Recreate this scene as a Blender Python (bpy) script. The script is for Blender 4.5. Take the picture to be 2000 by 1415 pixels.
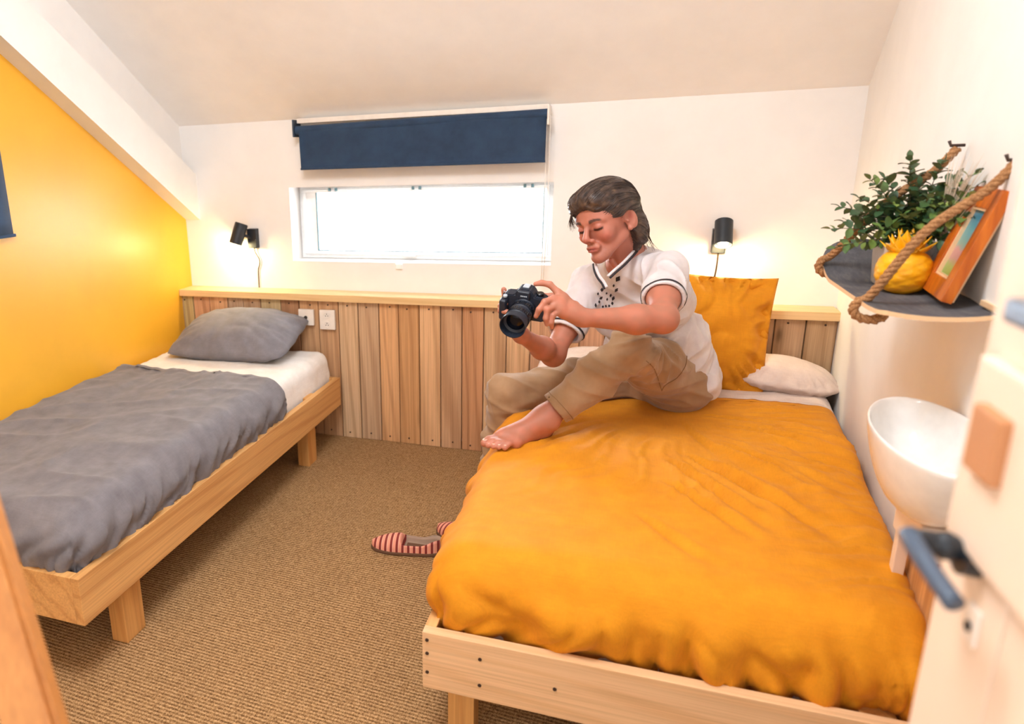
import bpy, bmesh, math, random
import numpy as np
from mathutils import Vector, Matrix, Euler
from mathutils.bvhtree import BVHTree
for o in list(bpy.data.objects): bpy.data.objects.remove(o)
SC = bpy.context.scene
COL = SC.collection
PI = math.pi
random.seed(7)
RNG = np.random.default_rng(11)

# ------------------------------------------------------------------ camera, light, exposure
CAM_R = [[0.9333833262, 0.3570845312, -0.0358636854],
         [0.0634862288, -0.2626453756, -0.9628015919],
         [-0.3532209862, 0.8963861022, -0.2678187645]]
CAM_C = Vector((1.17148, -3.26084, 1.40930))
cam_d = bpy.data.cameras.new('view_camera'); cam = bpy.data.objects.new('view_camera', cam_d); COL.objects.link(cam)
cam_d.sensor_width = 36.0; cam_d.sensor_fit = 'HORIZONTAL'; cam_d.lens = 1404.624/2000*36
cam_d.shift_x = (1000-685.105)/2000; cam_d.shift_y = (699.117-707.5)/2000
r_, d_, f_ = [Vector(v) for v in CAM_R]
M4 = Matrix.Identity(4)
for i in range(3):
    M4[i][0] = r_[i]; M4[i][1] = -d_[i]; M4[i][2] = -f_[i]; M4[i][3] = CAM_C[i]
cam.matrix_world = M4
cam_d.clip_start = 0.02
cam_d.dof.use_dof = True; cam_d.dof.focus_distance = 2.30; cam_d.dof.aperture_fstop = 2.8
SC.camera = cam

world = bpy.data.worlds.new('world'); SC.world = world; world.use_nodes = True
bg = world.node_tree.nodes['Background']
bg.inputs[0].default_value = (0.86, 0.93, 1.0, 1); bg.inputs[1].default_value = 5.0

def area(name, loc, target, sx, sy, power, color):
    l = bpy.data.lights.new(name, 'AREA'); l.shape = 'RECTANGLE'; l.size = sx; l.size_y = sy
    l.energy = power; l.color = color
    o = bpy.data.objects.new(name, l); COL.objects.link(o); o.location = loc
    o.rotation_euler = (Vector(target)-Vector(loc)).to_track_quat('-Z', 'Y').to_euler()
    return o
# daylight through the back window, and through the roof window above and behind the camera
area('window_daylight', (0.22, 0.62, 1.12), (0.35, -1.2, 1.62), 1.3, 0.5, 92, (0.93, 0.97, 1.0))
area('roof_daylight', (0.55, -2.35, 2.75), (0.35, -1.2, 0.2), 0.7, 0.6, 46, (0.97, 0.98, 1.0))
area('rear_fill_light', (0.75, -3.68, 1.15), (0.5, 0.0, 1.45), 1.3, 1.7, 15, (0.95, 0.975, 1.0))  # added fill light behind the camera for ceiling and beam; no doorway is modelled
SC.view_settings.view_transform = 'Standard'; SC.view_settings.look = 'None'
SC.view_settings.exposure = -0.14; SC.view_settings.gamma = 1.0
try: SC.view_settings.use_curve_mapping = False
except Exception: pass

# ------------------------------------------------------------------ materials
def srgb(h):
    if isinstance(h, str):
        c = [int(h[i:i+2], 16)/255 for i in (0, 2, 4)]
    else: c = h
    return tuple((x/12.92 if x <= 0.04045 else ((x+0.055)/1.055)**2.4) for x in c) + (1.0,)
class NT:
    def __init__(s, name):
        s.m = bpy.data.materials.new(name); s.m.use_nodes = True; s.t = s.m.node_tree
        s.b = s.t.nodes['Principled BSDF']
    def n(s, typ, **kw):
        nd = s.t.nodes.new(typ)
        for k, v in kw.items():
            if k.startswith('i_'):
                key = k[2:]; key = int(key) if key.isdigit() else key.replace('_', ' ')
                nd.inputs[key].default_value = v
            else: setattr(nd, k, v)
        return nd
    def l(s, a, b): s.t.links.new(a, b)
    def ramp(s, fac, stops):
        r = s.n('ShaderNodeValToRGB'); s.l(fac, r.inputs[0])
        e = r.color_ramp.elements
        e[0].position, e[0].color = stops[0]; e[1].position, e[1].color = stops[-1]
        for p, c in stops[1:-1]:
            x = e.new(p); x.color = c
        return r.outputs[0]
    def mix(s, fac, a, b, typ='MIX'):
        m = s.n('ShaderNodeMix', data_type='RGBA', blend_type=typ)
        for sock, v in ((m.inputs[0], fac), (m.inputs[6], a), (m.inputs[7], b)):
            if hasattr(v, 'is_linked') or hasattr(v, 'links'): s.l(v, sock)
            else: sock.default_value = v
        return m.outputs[2]
    def coords(s, scale=(1, 1, 1), kind='Object', rand=False):
        tc = s.n('ShaderNodeTexCoord'); mp = s.n('ShaderNodeMapping'); mp.inputs['Scale'].default_value = scale
        src = tc.outputs[kind]
        if rand:
            oi = s.n('ShaderNodeObjectInfo'); mul = s.n('ShaderNodeVectorMath', operation='SCALE'); mul.inputs[0].default_value = (37.0, 53.0, 71.0)
            s.l(oi.outputs['Random'], mul.inputs['Scale'])
            ad = s.n('ShaderNodeVectorMath', operation='ADD'); s.l(src, ad.inputs[0]); s.l(mul.outputs[0], ad.inputs[1]); src = ad.outputs[0]
        s.l(src, mp.inputs[0]); return mp.outputs[0]
    def noise(s, vec, scale, detail=4, rough=.55, dist=0):
        n = s.n('ShaderNodeTexNoise'); n.inputs['Scale'].default_value = scale; n.inputs['Detail'].default_value = detail
        n.inputs['Roughness'].default_value = rough; n.inputs['Distortion'].default_value = dist
        s.l(vec, n.inputs['Vector']); return n.outputs['Fac']
    def bump(s, h, strength=.2, dist=.002):
        b = s.n('ShaderNodeBump'); b.inputs['Strength'].default_value = strength; b.inputs['Distance'].default_value = dist
        s.l(h, b.inputs['Height']); s.l(b.outputs[0], s.b.inputs['Normal'])
    def fin(s, rough=.6, spec=.5, col=None, **kw):
        s.b.inputs['Roughness'].default_value = rough; s.b.inputs['Specular IOR Level'].default_value = spec
        if col is not None:
            if hasattr(col, 'links'): s.l(col, s.b.inputs['Base Color'])
            else: s.b.inputs['Base Color'].default_value = col
        for k, v in kw.items(): s.b.inputs[k.replace('_', ' ')].default_value = v
        return s.m
def paint(name, c, rough=.6, var=.05, bump=.15, scale=6, spec=.4):
    t = NT(name); v = t.coords(); n = t.noise(v, scale, 5, .6)
    c = srgb(c); d = tuple(x*(1-var) for x in c[:3])+(1,)
    col = t.ramp(n, [(.3, d), (.7, c)])
    t.bump(t.noise(v, 160, 3, .6), bump, .0012)
    return t.fin(rough, spec, col)
def plain(name, c, rough=.5, spec=.5, metal=0, **kw):
    t = NT(name); v = t.coords(); n = t.noise(v, 30, 3)
    c = srgb(c); d = tuple(x*.93 for x in c[:3])+(1,)
    col = t.ramp(n, [(.35, d), (.65, c)])
    return t.fin(rough, spec, col, Metallic=metal, **kw)
def fabric(name, c, c2=None, rough=.85, sheen=.25, weave=900, var=.06, attr=None):
    t = NT(name); v = t.coords()
    c = srgb(c); d = srgb(c2) if c2 else tuple(x*(1-var) for x in c[:3])+(1,)
    n = t.noise(v, 14, 5, .6)
    col = t.ramp(n, [(.3, d), (.7, c)])
    # slubby threads running both ways
    v1 = t.coords((8, 160, 8)); v2 = t.coords((160, 8, 60))
    th = t.mix(.5, t.noise(v1, 3, 3), t.noise(v2, 3, 3))
    col = t.mix(.22, col, t.ramp(th, [(.35, (.6, .6, .6, 1)), (.65, (1.15, 1.15, 1.15, 1))]), 'MULTIPLY')
    if attr:
        at = t.n('ShaderNodeAttribute', attribute_name=attr)
        col = t.mix(1.0, col, at.outputs['Color'], 'MULTIPLY')
    t.bump(th, .25, .001)
    return t.fin(rough, .25, col, Sheen_Weight=sheen, Sheen_Roughness=.5)
def wood(name, base, dark, axis='Z', rough=.55, knots=True, ring=.5, fine=.35, useobj=True, spec=.35):
    t = NT(name); ax = 'XYZ'.index(axis)
    sc = [1, 1, 1]; sc[ax] = .07
    v = t.coords(tuple(sc), rand=True)
    sw = [1, 1, 1]; sw[ax] = .16
    vw = t.coords(tuple(sw), rand=True)
    warp = t.noise(vw, 6, 2, .5)
    # cathedral rings: bands of a heavily distorted field
    nz = t.n('ShaderNodeTexWave', wave_type='BANDS', bands_direction='DIAGONAL')
    nz.inputs['Scale'].default_value = 9; nz.inputs['Distortion'].default_value = 9; nz.inputs['Detail'].default_value = 2
    nz.inputs['Detail Scale'].default_value = .8
    t.l(v, nz.inputs['Vector'])
    sf = [1, 1, 1]; sf[ax] = .012
    vf = t.coords(tuple(sf), rand=True)
    fn = t.noise(vf, 170, 4, .65)
    bn = t.noise(v, 7, 4, .6)
    A = srgb(base); D = srgb(dark)
    col = t.ramp(bn, [(.3, tuple(D[i]*.45+A[i]*.55 for i in range(3))+(1,)), (.65, A)])
    col = t.mix(ring*.6, col, t.ramp(nz.outputs['Fac'], [(.0, D), (.35, A), (1, A)]), 'MIX')
    col = t.mix(fine, col, t.ramp(fn, [(.35, (.55, .48, .42, 1)), (.62, (1.1, 1.1, 1.1, 1))]), 'MULTIPLY')
    if knots:
        sk = [1, 1, 1]; sk[ax] = .35
        vk = t.coords(tuple(sk), rand=True)
        vo = t.n('ShaderNodeTexVoronoi'); vo.inputs['Scale'].default_value = 5.0; vo.inputs['Randomness'].default_value = 1
        t.l(vk, vo.inputs['Vector'])
        kf = t.ramp(vo.outputs['Distance'], [(.035, (1, 1, 1, 1)), (.085, (.35, .35, .35, 1)), (.16, (0, 0, 0, 1))])
        col = t.mix(kf, col, tuple(x*.35 for x in D[:3])+(1,))
    if useobj:
        oi = t.n('ShaderNodeObjectInfo')
        col = t.mix(1.0, col, oi.outputs['Color'], 'MULTIPLY')
    t.bump(fn, .25, .0015)
    return t.fin(rough, spec, col)

M = {}
M['white_wall'] = paint('white_plaster', 'f4f1ee', .75)
M['ceiling_paint'] = paint('ceiling_paint', 'fbf9f7', .8)
M['white_beam'] = paint('white_beam_paint', 'f6f4f0', .7)
M['yellow_wall'] = paint('yellow_paint', 'f0b133', .38, .10, .12, 3, .5)
M['pine'] = wood('pine', 'e3b478', 'b97f45', 'Y', knots=True, ring=.55)
M['pine_x'] = wood('pine_across', 'e8c096', 'cf9a66', 'X', knots=True, ring=.4)
M['pine_z'] = wood('pine_upright', 'dba868', 'b57a40', 'Z', knots=False, ring=.5)
M['plank'] = wood('reclaimed_plank', 'dcbb98', 'a9835f', 'Z', ring=.65, fine=.5, rough=.7)
M['ledge'] = wood('ledge_pine', 'efcf9c', 'd9aa6a', 'X', knots=False, ring=.3, fine=.2, rough=.45)
M['nail'] = plain('nail_iron', '3a241a', .6)
M['navy'] = fabric('navy_blind_cloth', '2f4560', '293b54', .8, .1)
M['navy_metal'] = plain('navy_metal', '2b3a4d', .5)
M['orange_duvet'] = fabric('mustard_linen', 'de9118', 'd28414', .8, .04)
M['grey_duvet'] = fabric('grey_linen', '807b7e', '6c676a', .85, .15)
M['grey_pillow'] = fabric('grey_pillow_linen', '87848a', '757278', .85, .15)
M['sheet'] = fabric('white_sheet', 'f3eee9', 'eae2da', .85, .2)
M['pink_sheet'] = fabric('pale_pink_sheet', 'e3cec2', 'd8c1b4', .85, .2)
M['black'] = plain('black_metal', '20272f', .42)
M['white_plastic'] = plain('white_plastic', 'efe6dc', .35)
M['hole'] = plain('dark_hole', '2a2420', .8)
M['white_frame'] = plain('white_window_paint', 'fbfdfe', .4)
M['seal'] = plain('grey_window_seal', '5f7f88', .6)
M['ceramic'] = plain('white_ceramic', 'f1eeea', .12, .6)
M['door'] = paint('cream_door_paint', 'efd8c3', .5, .03)

def emis(name, c, s):
    t = NT(name); t.fin(.5, .3, srgb(c), Emission_Strength=s); t.b.inputs['Emission Color'].default_value = srgb(c); return t.m

# ------------------------------------------------------------------ object helpers
def obj(name, mesh, mat=None, parent=None, loc=None, rot=None, smooth=False, color=None):
    if isinstance(mesh, bmesh.types.BMesh):
        me = bpy.data.meshes.new(name); mesh.to_mesh(me); mesh.free(); mesh = me
    o = bpy.data.objects.new(name, mesh); COL.objects.link(o)
    if mat is not None and not mesh.materials: mesh.materials.append(M[mat] if isinstance(mat, str) else mat)
    if smooth: mesh.polygons.foreach_set('use_smooth', [True]*len(mesh.polygons))
    if parent is not None: o.parent = parent
    if loc is not None: o.location = loc
    if rot is not None: o.rotation_euler = rot
    if color is not None: o.color = tuple(color[:3])+(1,)
    return o
def tag(o, label=None, cat=None, group=None, kind=None):
    if label: o['label'] = label
    if cat: o['category'] = cat
    if group: o['group'] = group
    if kind: o['kind'] = kind
    return o
def thing(name, label, cat, loc=(0, 0, 0), rz=0, group=None):
    o = bpy.data.objects.new(name, None); COL.objects.link(o); o.location = loc; o.rotation_euler = (0, 0, rz)
    o.empty_display_size = .05
    return tag(o, label, cat, group)
def off(o, p):       # world point -> local of a thing placed without rotation
    return (p[0]-o.location[0], p[1]-o.location[1], p[2]-o.location[2])
def box(x0, x1, y0, y1, z0, z1, bev=.0, seg=2, center=True):
    """box mesh around its own centre; returns (bmesh, centre)"""
    cx, cy, cz = (x0+x1)/2, (y0+y1)/2, (z0+z1)/2
    bm = bmesh.new(); bmesh.ops.create_cube(bm, size=1)
    bmesh.ops.scale(bm, vec=(x1-x0, y1-y0, z1-z0), verts=bm.verts)
    if bev > 0: bmesh.ops.bevel(bm, geom=bm.edges[:], offset=bev, segments=seg, affect='EDGES', profile=.6)
    return bm, (cx, cy, cz)
def boxo(name, b, mat, parent=None, bev=0, seg=2, color=None, rot=None):
    bm, c = box(*b, bev=bev, seg=seg)
    if parent is not None: c = off(parent, c)
    return obj(name, bm, mat, parent, c, rot, smooth=False, color=color)
def smooth_by_angle(o, ang=40):
    me = o.data; bm = bmesh.new(); bm.from_mesh(me)
    for f in bm.faces: f.smooth = True
    for e in bm.edges: e.smooth = (len(e.link_faces) == 2 and e.calc_face_angle(0) < math.radians(ang))
    bm.to_mesh(me); bm.free(); return o
def pydata(name, v, f):
    me = bpy.data.meshes.new(name); me.from_pydata([tuple(map(float, p)) for p in v], [], [tuple(int(i) for i in q) for q in f]); me.update(); return me
def tube(pts, r, n=8, cap=True, name='tube'):
    P = [Vector(p) for p in pts]; R = r if hasattr(r, '__len__') else [r]*len(P)
    V = []; F = []
    up = None
    for i, p in enumerate(P):
        t = (P[min(i+1, len(P)-1)]-P[max(i-1, 0)]).normalized()
        if up is None: up = t.orthogonal().normalized()
        up = (up - t*up.dot(t)); up = up.normalized() if up.length > 1e-6 else t.orthogonal().normalized()
        b = t.cross(up)
        for k in range(n):
            a = 2*PI*k/n; V.append(p+(up*math.cos(a)+b*math.sin(a))*R[i])
    for i in range(len(P)-1):
        for k in range(n):
            F.append((i*n+k, i*n+(k+1) % n, (i+1)*n+(k+1) % n, (i+1)*n+k))
    if cap:
        F.append(tuple(range(n))[::-1]); F.append(tuple((len(P)-1)*n+k for k in range(n)))
    return V, F
def lathe(prof, n=40, sx=1, sy=1):
    V = []; F = []
    for (r, z) in prof:
        for k in range(n):
            a = 2*PI*k/n; V.append((r*math.cos(a)*sx, r*math.sin(a)*sy, z))
    for i in range(len(prof)-1):
        for k in range(n): F.append((i*n+k, i*n+(k+1) % n, (i+1)*n+(k+1) % n, (i+1)*n+k))
    F.append(tuple(range(n))[::-1]); F.append(tuple((len(prof)-1)*n+k for k in range(n)))
    return V, F
def spline(ctrl, n=8):
    P = [Vector(c) for c in ctrl]; P = [P[0]*2-P[1]]+P+[P[-1]*2-P[-2]]; out = []
    for i in range(1, len(P)-2):
        for k in range(n):
            t = k/n; a, b, c, d = P[i-1:i+3]
            out.append(.5*((2*b)+(-a+c)*t+(2*a-5*b+4*c-d)*t*t+(-a+3*b-3*c+d)*t**3))
    out.append(P[-2]); return out
def rope_mesh(pts, r=.011, strands=3, pitch=.045, n=6):
    """three-strand twisted rope along a polyline"""
    P = [Vector(p) for p in pts]; V = []; F = []
    L = [0]
    for a, b in zip(P, P[1:]): L.append(L[-1]+(b-a).length)
    N = int(L[-1]/.004)+2; Q = []
    for i in range(N):
        s = L[-1]*i/(N-1); j = max(k for k in range(len(L)) if L[k] <= s+1e-9); j = min(j, len(P)-2)
        Q.append(P[j].lerp(P[j+1], (s-L[j])/max(L[j+1]-L[j], 1e-9)))
    up = None; fr = []
    for i, p in enumerate(Q):
        t = (Q[min(i+1, N-1)]-Q[max(i-1, 0)]).normalized()
        if up is None: up = t.orthogonal().normalized()
        up = (up-t*up.dot(t)).normalized(); fr.append((up.copy(), t.cross(up)))
    for st in range(strands):
        path = []
        for i, p in enumerate(Q):
            a = 2*PI*(L[-1]*i/(N-1)/pitch+st/strands); u, b = fr[i]
            path.append(p+(u*math.cos(a)+b*math.sin(a))*r*.5)
        v, f = tube(path[::2], r*.56, n); o = len(V); V += v; F += [tuple(k+o for k in q) for q in f]
    return V, F

# ------------------------------------------------------------------ noise (numpy)
_perm = RNG.permutation(256); _perm = np.concatenate([_perm, _perm, _perm])
_grad = RNG.normal(size=(256, 3)); _grad /= np.linalg.norm(_grad, axis=1)[:, None]
def perlin(P):
    P = np.asarray(P, float); I = np.floor(P).astype(int); Fp = P-I; I &= 255
    u = Fp*Fp*Fp*(Fp*(Fp*6-15)+10); out = 0
    for dx in (0, 1):
        for dy in (0, 1):
            for dz in (0, 1):
                h = _perm[_perm[_perm[(I[:, 0]+dx) & 255]+((I[:, 1]+dy) & 255)]+((I[:, 2]+dz) & 255)]
                g = _grad[h]; d = Fp-np.array([dx, dy, dz])
                w = (u[:, 0] if dx else 1-u[:, 0])*(u[:, 1] if dy else 1-u[:, 1])*(u[:, 2] if dz else 1-u[:, 2])
                out = out+w*(g*d).sum(1)
    return out*1.5
def n2(x, y, s=0.0): return perlin(np.stack([x, y, np.full_like(x, s)+.37], 1))
def ridge(v, p=1.5): return (1-np.clip(np.abs(v)*1.6, 0, 1))**p
def smst(a, b, x): t = np.clip((x-a)/(b-a), 0, 1); return t*t*(3-2*t)

# ================================================================== THE ROOM
XL, XR, YB = -1.085, 1.96, 0.1086
CEIL0, CSL = 1.60, 0.65        # height at the back wall, rise per metre towards the camera
YF = -3.75
def cz(y): return CEIL0+CSL*(YB-y)
floor_t = NT('sisal_carpet')
def sisal():
    t = floor_t; vec = t.coords((1, 1, 1))
    rot = t.n('ShaderNodeVectorRotate', rotation_type='Z_AXIS'); rot.inputs['Angle'].default_value = math.radians(3); t.l(vec, rot.inputs[0])
    w = t.n('ShaderNodeTexWave', wave_type='BANDS', bands_direction='Y', wave_profile='SIN'); w.inputs['Scale'].default_value = 26
    w.inputs['Distortion'].default_value = 5.0; w.inputs['Detail'].default_value = 3; w.inputs['Detail Scale'].default_value = 14
    t.l(rot.outputs[0], w.inputs['Vector'])
    w2 = t.n('ShaderNodeTexWave', wave_type='BANDS', bands_direction='X'); w2.inputs['Scale'].default_value = 30
    w2.inputs['Distortion'].default_value = 9; w2.inputs['Detail'].default_value = 3; w2.inputs['Detail Scale'].default_value = 10
    t.l(rot.outputs[0], w2.inputs['Vector'])
    n = t.noise(vec, 130, 4, .7); nb = t.noise(vec, 2.2, 4, .6)
    st = t.noise(t.coords((.35, 1, 1)), 190, 3, .6)
    h = t.mix(.62, t.mix(.35, w.outputs['Fac'], w2.outputs['Fac']), t.mix(.5, n, st))
    col = t.ramp(h, [(.32, srgb('5f4123')), (.5, srgb('a27b50')), (.68, srgb('d3ab7c'))])
    col = t.mix(.35, col, t.ramp(nb, [(.3, (.78, .78, .78, 1)), (.7, (1.08, 1.06, 1.02, 1))]), 'MULTIPLY')
    t.bump(h, .9, .004)
    return t.fin(.9, .15, col)
M['sisal'] = sisal()
def struct(name, b, mat, bev=0, label=None):
    o = boxo(name, b, mat, bev=bev); o['kind'] = 'structure'
    if label: o['label'] = label
    return o
struct('floor', (XL-.1, XR+.1, YF, YB+.1, -.05, 0), 'sisal')
# back wall with the window opening (recess)
WX0, WX1, WZ0, WZ1 = -.457, .838, .905, 1.275
def wall_back():
    bm = bmesh.new()
    xs = [XL-.1, WX0, WX1, XR+.1]; zs = [-.05, WZ0, WZ1, CEIL0+.05]
    def quad(*p): bm.faces.new([bm.verts.new(q) for q in p])
    for y, fl in ((YB, 0), (YB+.2, 1)):
        for i in range(3):
            for j in range(3):
                if i == 1 and j == 1: continue
                p = [(xs[i], y, zs[j]), (xs[i+1], y, zs[j]), (xs[i+1], y, zs[j+1]), (xs[i], y, zs[j+1])]
                quad(*(p if not fl else p[::-1]))
    a, b, c, d = (WX0, WZ0), (WX1, WZ0), (WX1, WZ1), (WX0, WZ1)
    for p, q in ((a, b), (b, c), (c, d), (d, a)):
        quad((p[0], YB, p[1]), (p[0], YB+.2, p[1]), (q[0], YB+.2, q[1]), (q[0], YB, q[1]))
    bmesh.ops.remove_doubles(bm, verts=bm.verts, dist=1e-5); bmesh.ops.recalc_face_normals(bm, faces=bm.faces)
    return tag(obj('wall_back', bm, 'white_wall'), kind='structure')
wall_back()
# the right wall is not square to the back wall: it closes in towards the camera
def xw(y): return 1.965+.095*(y-.1)
def wall_right():
    bm = bmesh.new(); q = [(xw(YB+.1), YB+.1), (xw(YF), YF), (xw(YF)+.3, YF), (xw(YB+.1)+.1, YB+.1)]
    A = [bm.verts.new((x, y, -.05)) for x, y in q]; B = [bm.verts.new((x, y, 4.3)) for x, y in q]
    bm.faces.new(A); bm.faces.new(B[::-1])
    for i in range(4): bm.faces.new((A[i], A[(i+1) % 4], B[(i+1) % 4], B[i]))
    bmesh.ops.recalc_face_normals(bm, faces=bm.faces); return tag(obj('wall_right', bm, 'white_wall'), kind='structure')
wall_right()
def wall_poly(name, x0, x1, pts, mat):     # pts = (y, z) outline
    bm = bmesh.new(); A = [bm.verts.new((x0, y, z)) for y, z in pts]; B = [bm.verts.new((x1, y, z)) for y, z in pts]
    bm.faces.new(A[::-1]); bm.faces.new(B); n = len(pts)
    for i in range(n): bm.faces.new((A[i], A[(i+1) % n], B[(i+1) % n], B[i]))
    bmesh.ops.recalc_face_normals(bm, faces=bm.faces)
    return tag(obj(name, bm, mat), kind='structure')
BZ0 = 1.118; BS = .64              # underside of the sloping beam at the back wall and its slope
yy = lambda y: BZ0+BS*(YB-y)
wall_poly('wall_left', XL-.1, XL, [(YB+.1, -.05), (YF, -.05), (YF, yy(YF)+.03), (YB+.1, yy(YB+.1)+.03)], 'yellow_wall')
wall_poly('wall_left_upper', XL-.1, XL+.012, [(YB+.1, yy(YB+.1)+.06), (YF, yy(YF)+.06), (YF, 4.4), (YB+.1, cz(YB)+.1)], 'white_wall')
wall_poly('trim_1', XL-.02, XL+.088, [(YB+.05, yy(YB+.05)), (YF, yy(YF)), (YF, yy(YF)+.238), (YB+.05, yy(YB+.05)+.238)], 'white_beam')['label'] = 'white painted sloping roof beam above the yellow wall'
# sloping ceiling with the roof window opening behind the camera's view
def ceiling():
    bm = bmesh.new(); X = [XL-.1, -.15, 1.25, XR+.1]; Y = [YB+.1, -1.9, -2.9, YF]
    for i in range(3):
        for j in range(3):
            if i == 1 and j == 1: continue
            p = [(X[i], Y[j]), (X[i+1], Y[j]), (X[i+1], Y[j+1]), (X[i], Y[j+1])]
            bm.faces.new([bm.verts.new((a, b, cz(b))) for a, b in p])
    bmesh.ops.remove_doubles(bm, verts=bm.verts, dist=1e-5)
    r = bmesh.ops.extrude_face_region(bm, geom=bm.faces[:]); 
    bmesh.ops.translate(bm, vec=(0, 0, .12), verts=[v for v in r['geom'] if isinstance(v, bmesh.types.BMVert)])
    bmesh.ops.recalc_face_normals(bm, faces=bm.faces)
    return tag(obj('ceiling', bm, 'ceiling_paint'), kind='structure')
ceiling()
struct('wall_front', (XL-.1, XR+.1, YF-.1, YF, -.05, 4.4), 'white_wall')

# window: frame, sash, pane, hinges and latch
win = thing('window_1', None, None, (.19, .21, 1.09)); win['kind'] = 'structure'
def frame_ring(x0, x1, z0, z1, w, y0, y1, bev=.002):
    bm = bmesh.new()
    for b in ((x0, x1, z1-w, z1), (x0, x1, z0, z0+w), (x0, x0+w, z0+w, z1-w), (x1-w, x1, z0+w, z1-w)):
        m, c = box(b[0], b[1], y0, y1, b[2], b[3], bev)
        tmp = bpy.data.meshes.new('t'); bmesh.ops.translate(m, vec=c, verts=m.verts); m.to_mesh(tmp); m.free(); bm.from_mesh(tmp); bpy.data.meshes.remove(tmp)
    return bm
GX0, GX1, GZ0, GZ1 = -.354, .785, .947, 1.245
def addwin(name, bm, mat): 
    o = obj(name, bm, mat, win, (-win.location[0], -win.location[1], -win.location[2])); return o
addwin('window_frame', frame_ring(WX0+.002, WX1-.002, WZ0+.002, WZ1-.002, .03, .225, .27), 'white_frame')
addwin('sash', frame_ring(GX0-.075, GX1+.025, GZ0-.016, GZ1+.012, .014, .206, .24), 'white_frame')
addwin('window_seal', frame_ring(GX0-.004, GX1+.004, GZ0-.004, GZ1+.004, .006, .212, .222, 0), 'seal')
m, c = box(GX0-.075, GX0-.004, .214, .232, GZ0-.01, GZ1+.01); bmesh.ops.translate(m, vec=c, verts=m.verts); addwin('side_board', m, 'white_frame')
gt = NT('window_glass'); gt.fin(.02, .5, (.95, .98, 1, 1), Transmission_Weight=1.0, IOR=1.02)
m, c = box(GX0, GX1, .218, .222, GZ0, GZ1); bmesh.ops.translate(m, vec=c, verts=m.verts); addwin('pane', m, gt.m)
for x in (-.275, .165, .70):
    for dx in (0, .035):
        m, c = box(x+dx-.006, x+dx+.006, .196, .208, GZ1+.004, GZ1+.020, .002); bmesh.ops.translate(m, vec=c, verts=m.verts); addwin('hinge', m, 'seal')
m, c = box(.115, .175, .19, .208, GZ0-.022, GZ0-.006, .003); bmesh.ops.translate(m, vec=c, verts=m.verts); addwin('latch', m, 'white_frame')
m, c = box(.1, .135, YB-.012, YB+.03, WZ0-.03, WZ0-.004, .004); bmesh.ops.translate(m, vec=c, verts=m.verts); addwin('catch', m, 'white_frame')

# roller blind over the window
bl = thing('roller_blind', 'dark navy roller blind half rolled up above the long window', 'blind', (.225, YB, 1.56))
v, f = tube([(-.372, .05, 1.545), (.81, .05, 1.56)], .021, 20); o = obj('roller', pydata('roller', v, f), 'navy', bl, tuple(-bl.location), smooth=True); smooth_by_angle(o)
V = []; F = []
nx = 30
for side, yo in ((0, -.0012), (1, .0012)):
    for i in range(nx+1):
        x = -.35+1.155*i/nx; zt = 1.553+.015*(i/nx)
        for k in range(9):
            z = zt+(1.366-zt)*k/8; V.append((x, .033+.002*math.sin(x*9+k*.6)+yo, z))
W9 = (nx+1)*9
for i in range(nx):
    for k in range(8):
        a = i*9+k; F.append((a, a+1, a+10, a+9)); F.append((W9+a+9, W9+a+10, W9+a+1, W9+a))
for i in range(nx):
    for k in (0, 8): a = i*9+k; F.append((a, a+9, W9+a+9, W9+a))
for k in range(8):
    for i in (0, nx): a = i*9+k; F.append((a, a+1, W9+a+1, W9+a))
obj('blind_cloth', pydata('blind_cloth', V, F), 'navy', bl, tuple(-bl.location), smooth=True)
boxo('bottom_bar', (-.351, .806, .027, .038, 1.360, 1.370), 'navy', bl, .003)
for x in (-.378, .812): boxo('bracket', (x-.004, x+.004, .025, YB, 1.515, 1.595), 'navy_metal' if x < 0 else 'white_plastic', bl, .002)
boxo('top_rail', (-.37, .81, .055, YB, 1.578, 1.60), 'white_plastic', bl, .002)
for dx in (0, .014):
    v, f = tube([(.806+dx, .045, 1.55), (.808+dx, .046, 1.1), (.804+dx*.6, .05, .82)], .0016, 6); obj('pull_cord', pydata('c', v, f), 'white_plastic', bl, tuple(-bl.location), smooth=True)

# dark blue blind on the yellow wall at the left
b2 = thing('wall_blind', 'dark blue cloth blind hanging on the yellow wall, at the left edge', 'blind', (XL+.02, -1.4, 1.17))
V = []; F = []
for s, xo in ((0, .012), (1, .016)):
    for i in range(13):
        for k in range(9):
            V.append((XL+xo+.004*math.sin(i*.9), -1.70+i*.0505, 1.165+.60*k/8))
for i in range(12):
    for k in range(8):
        a = i*9+k; F.append((a, a+1, a+10, a+9)); F.append((117+a+9, 117+a+10, 117+a+1, 117+a))
for i in range(12): F.append((i*9, i*9+9, 117+i*9+9, 117+i*9)); F.append((i*9+8, i*9+17, 117+i*9+17, 117+i*9+8))
for k in range(8): F.append((108+k, 109+k, 117+109+k, 117+108+k)); F.append((k, k+1, 118+k, 117+k))
obj('blind_cloth', pydata('bc2', V, F), 'navy', b2, tuple(-b2.location), smooth=True)
boxo('bottom_bar', (XL+.006, XL+.022, -1.70, -1.09, 1.160, 1.172), 'navy', b2, .003)
v, f = tube([(XL+.03, -1.72, 1.775), (XL+.03, -1.11, 1.775)], .02, 16); obj('roller', pydata('r2', v, f), 'navy', b2, tuple(-b2.location), smooth=True)

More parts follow.
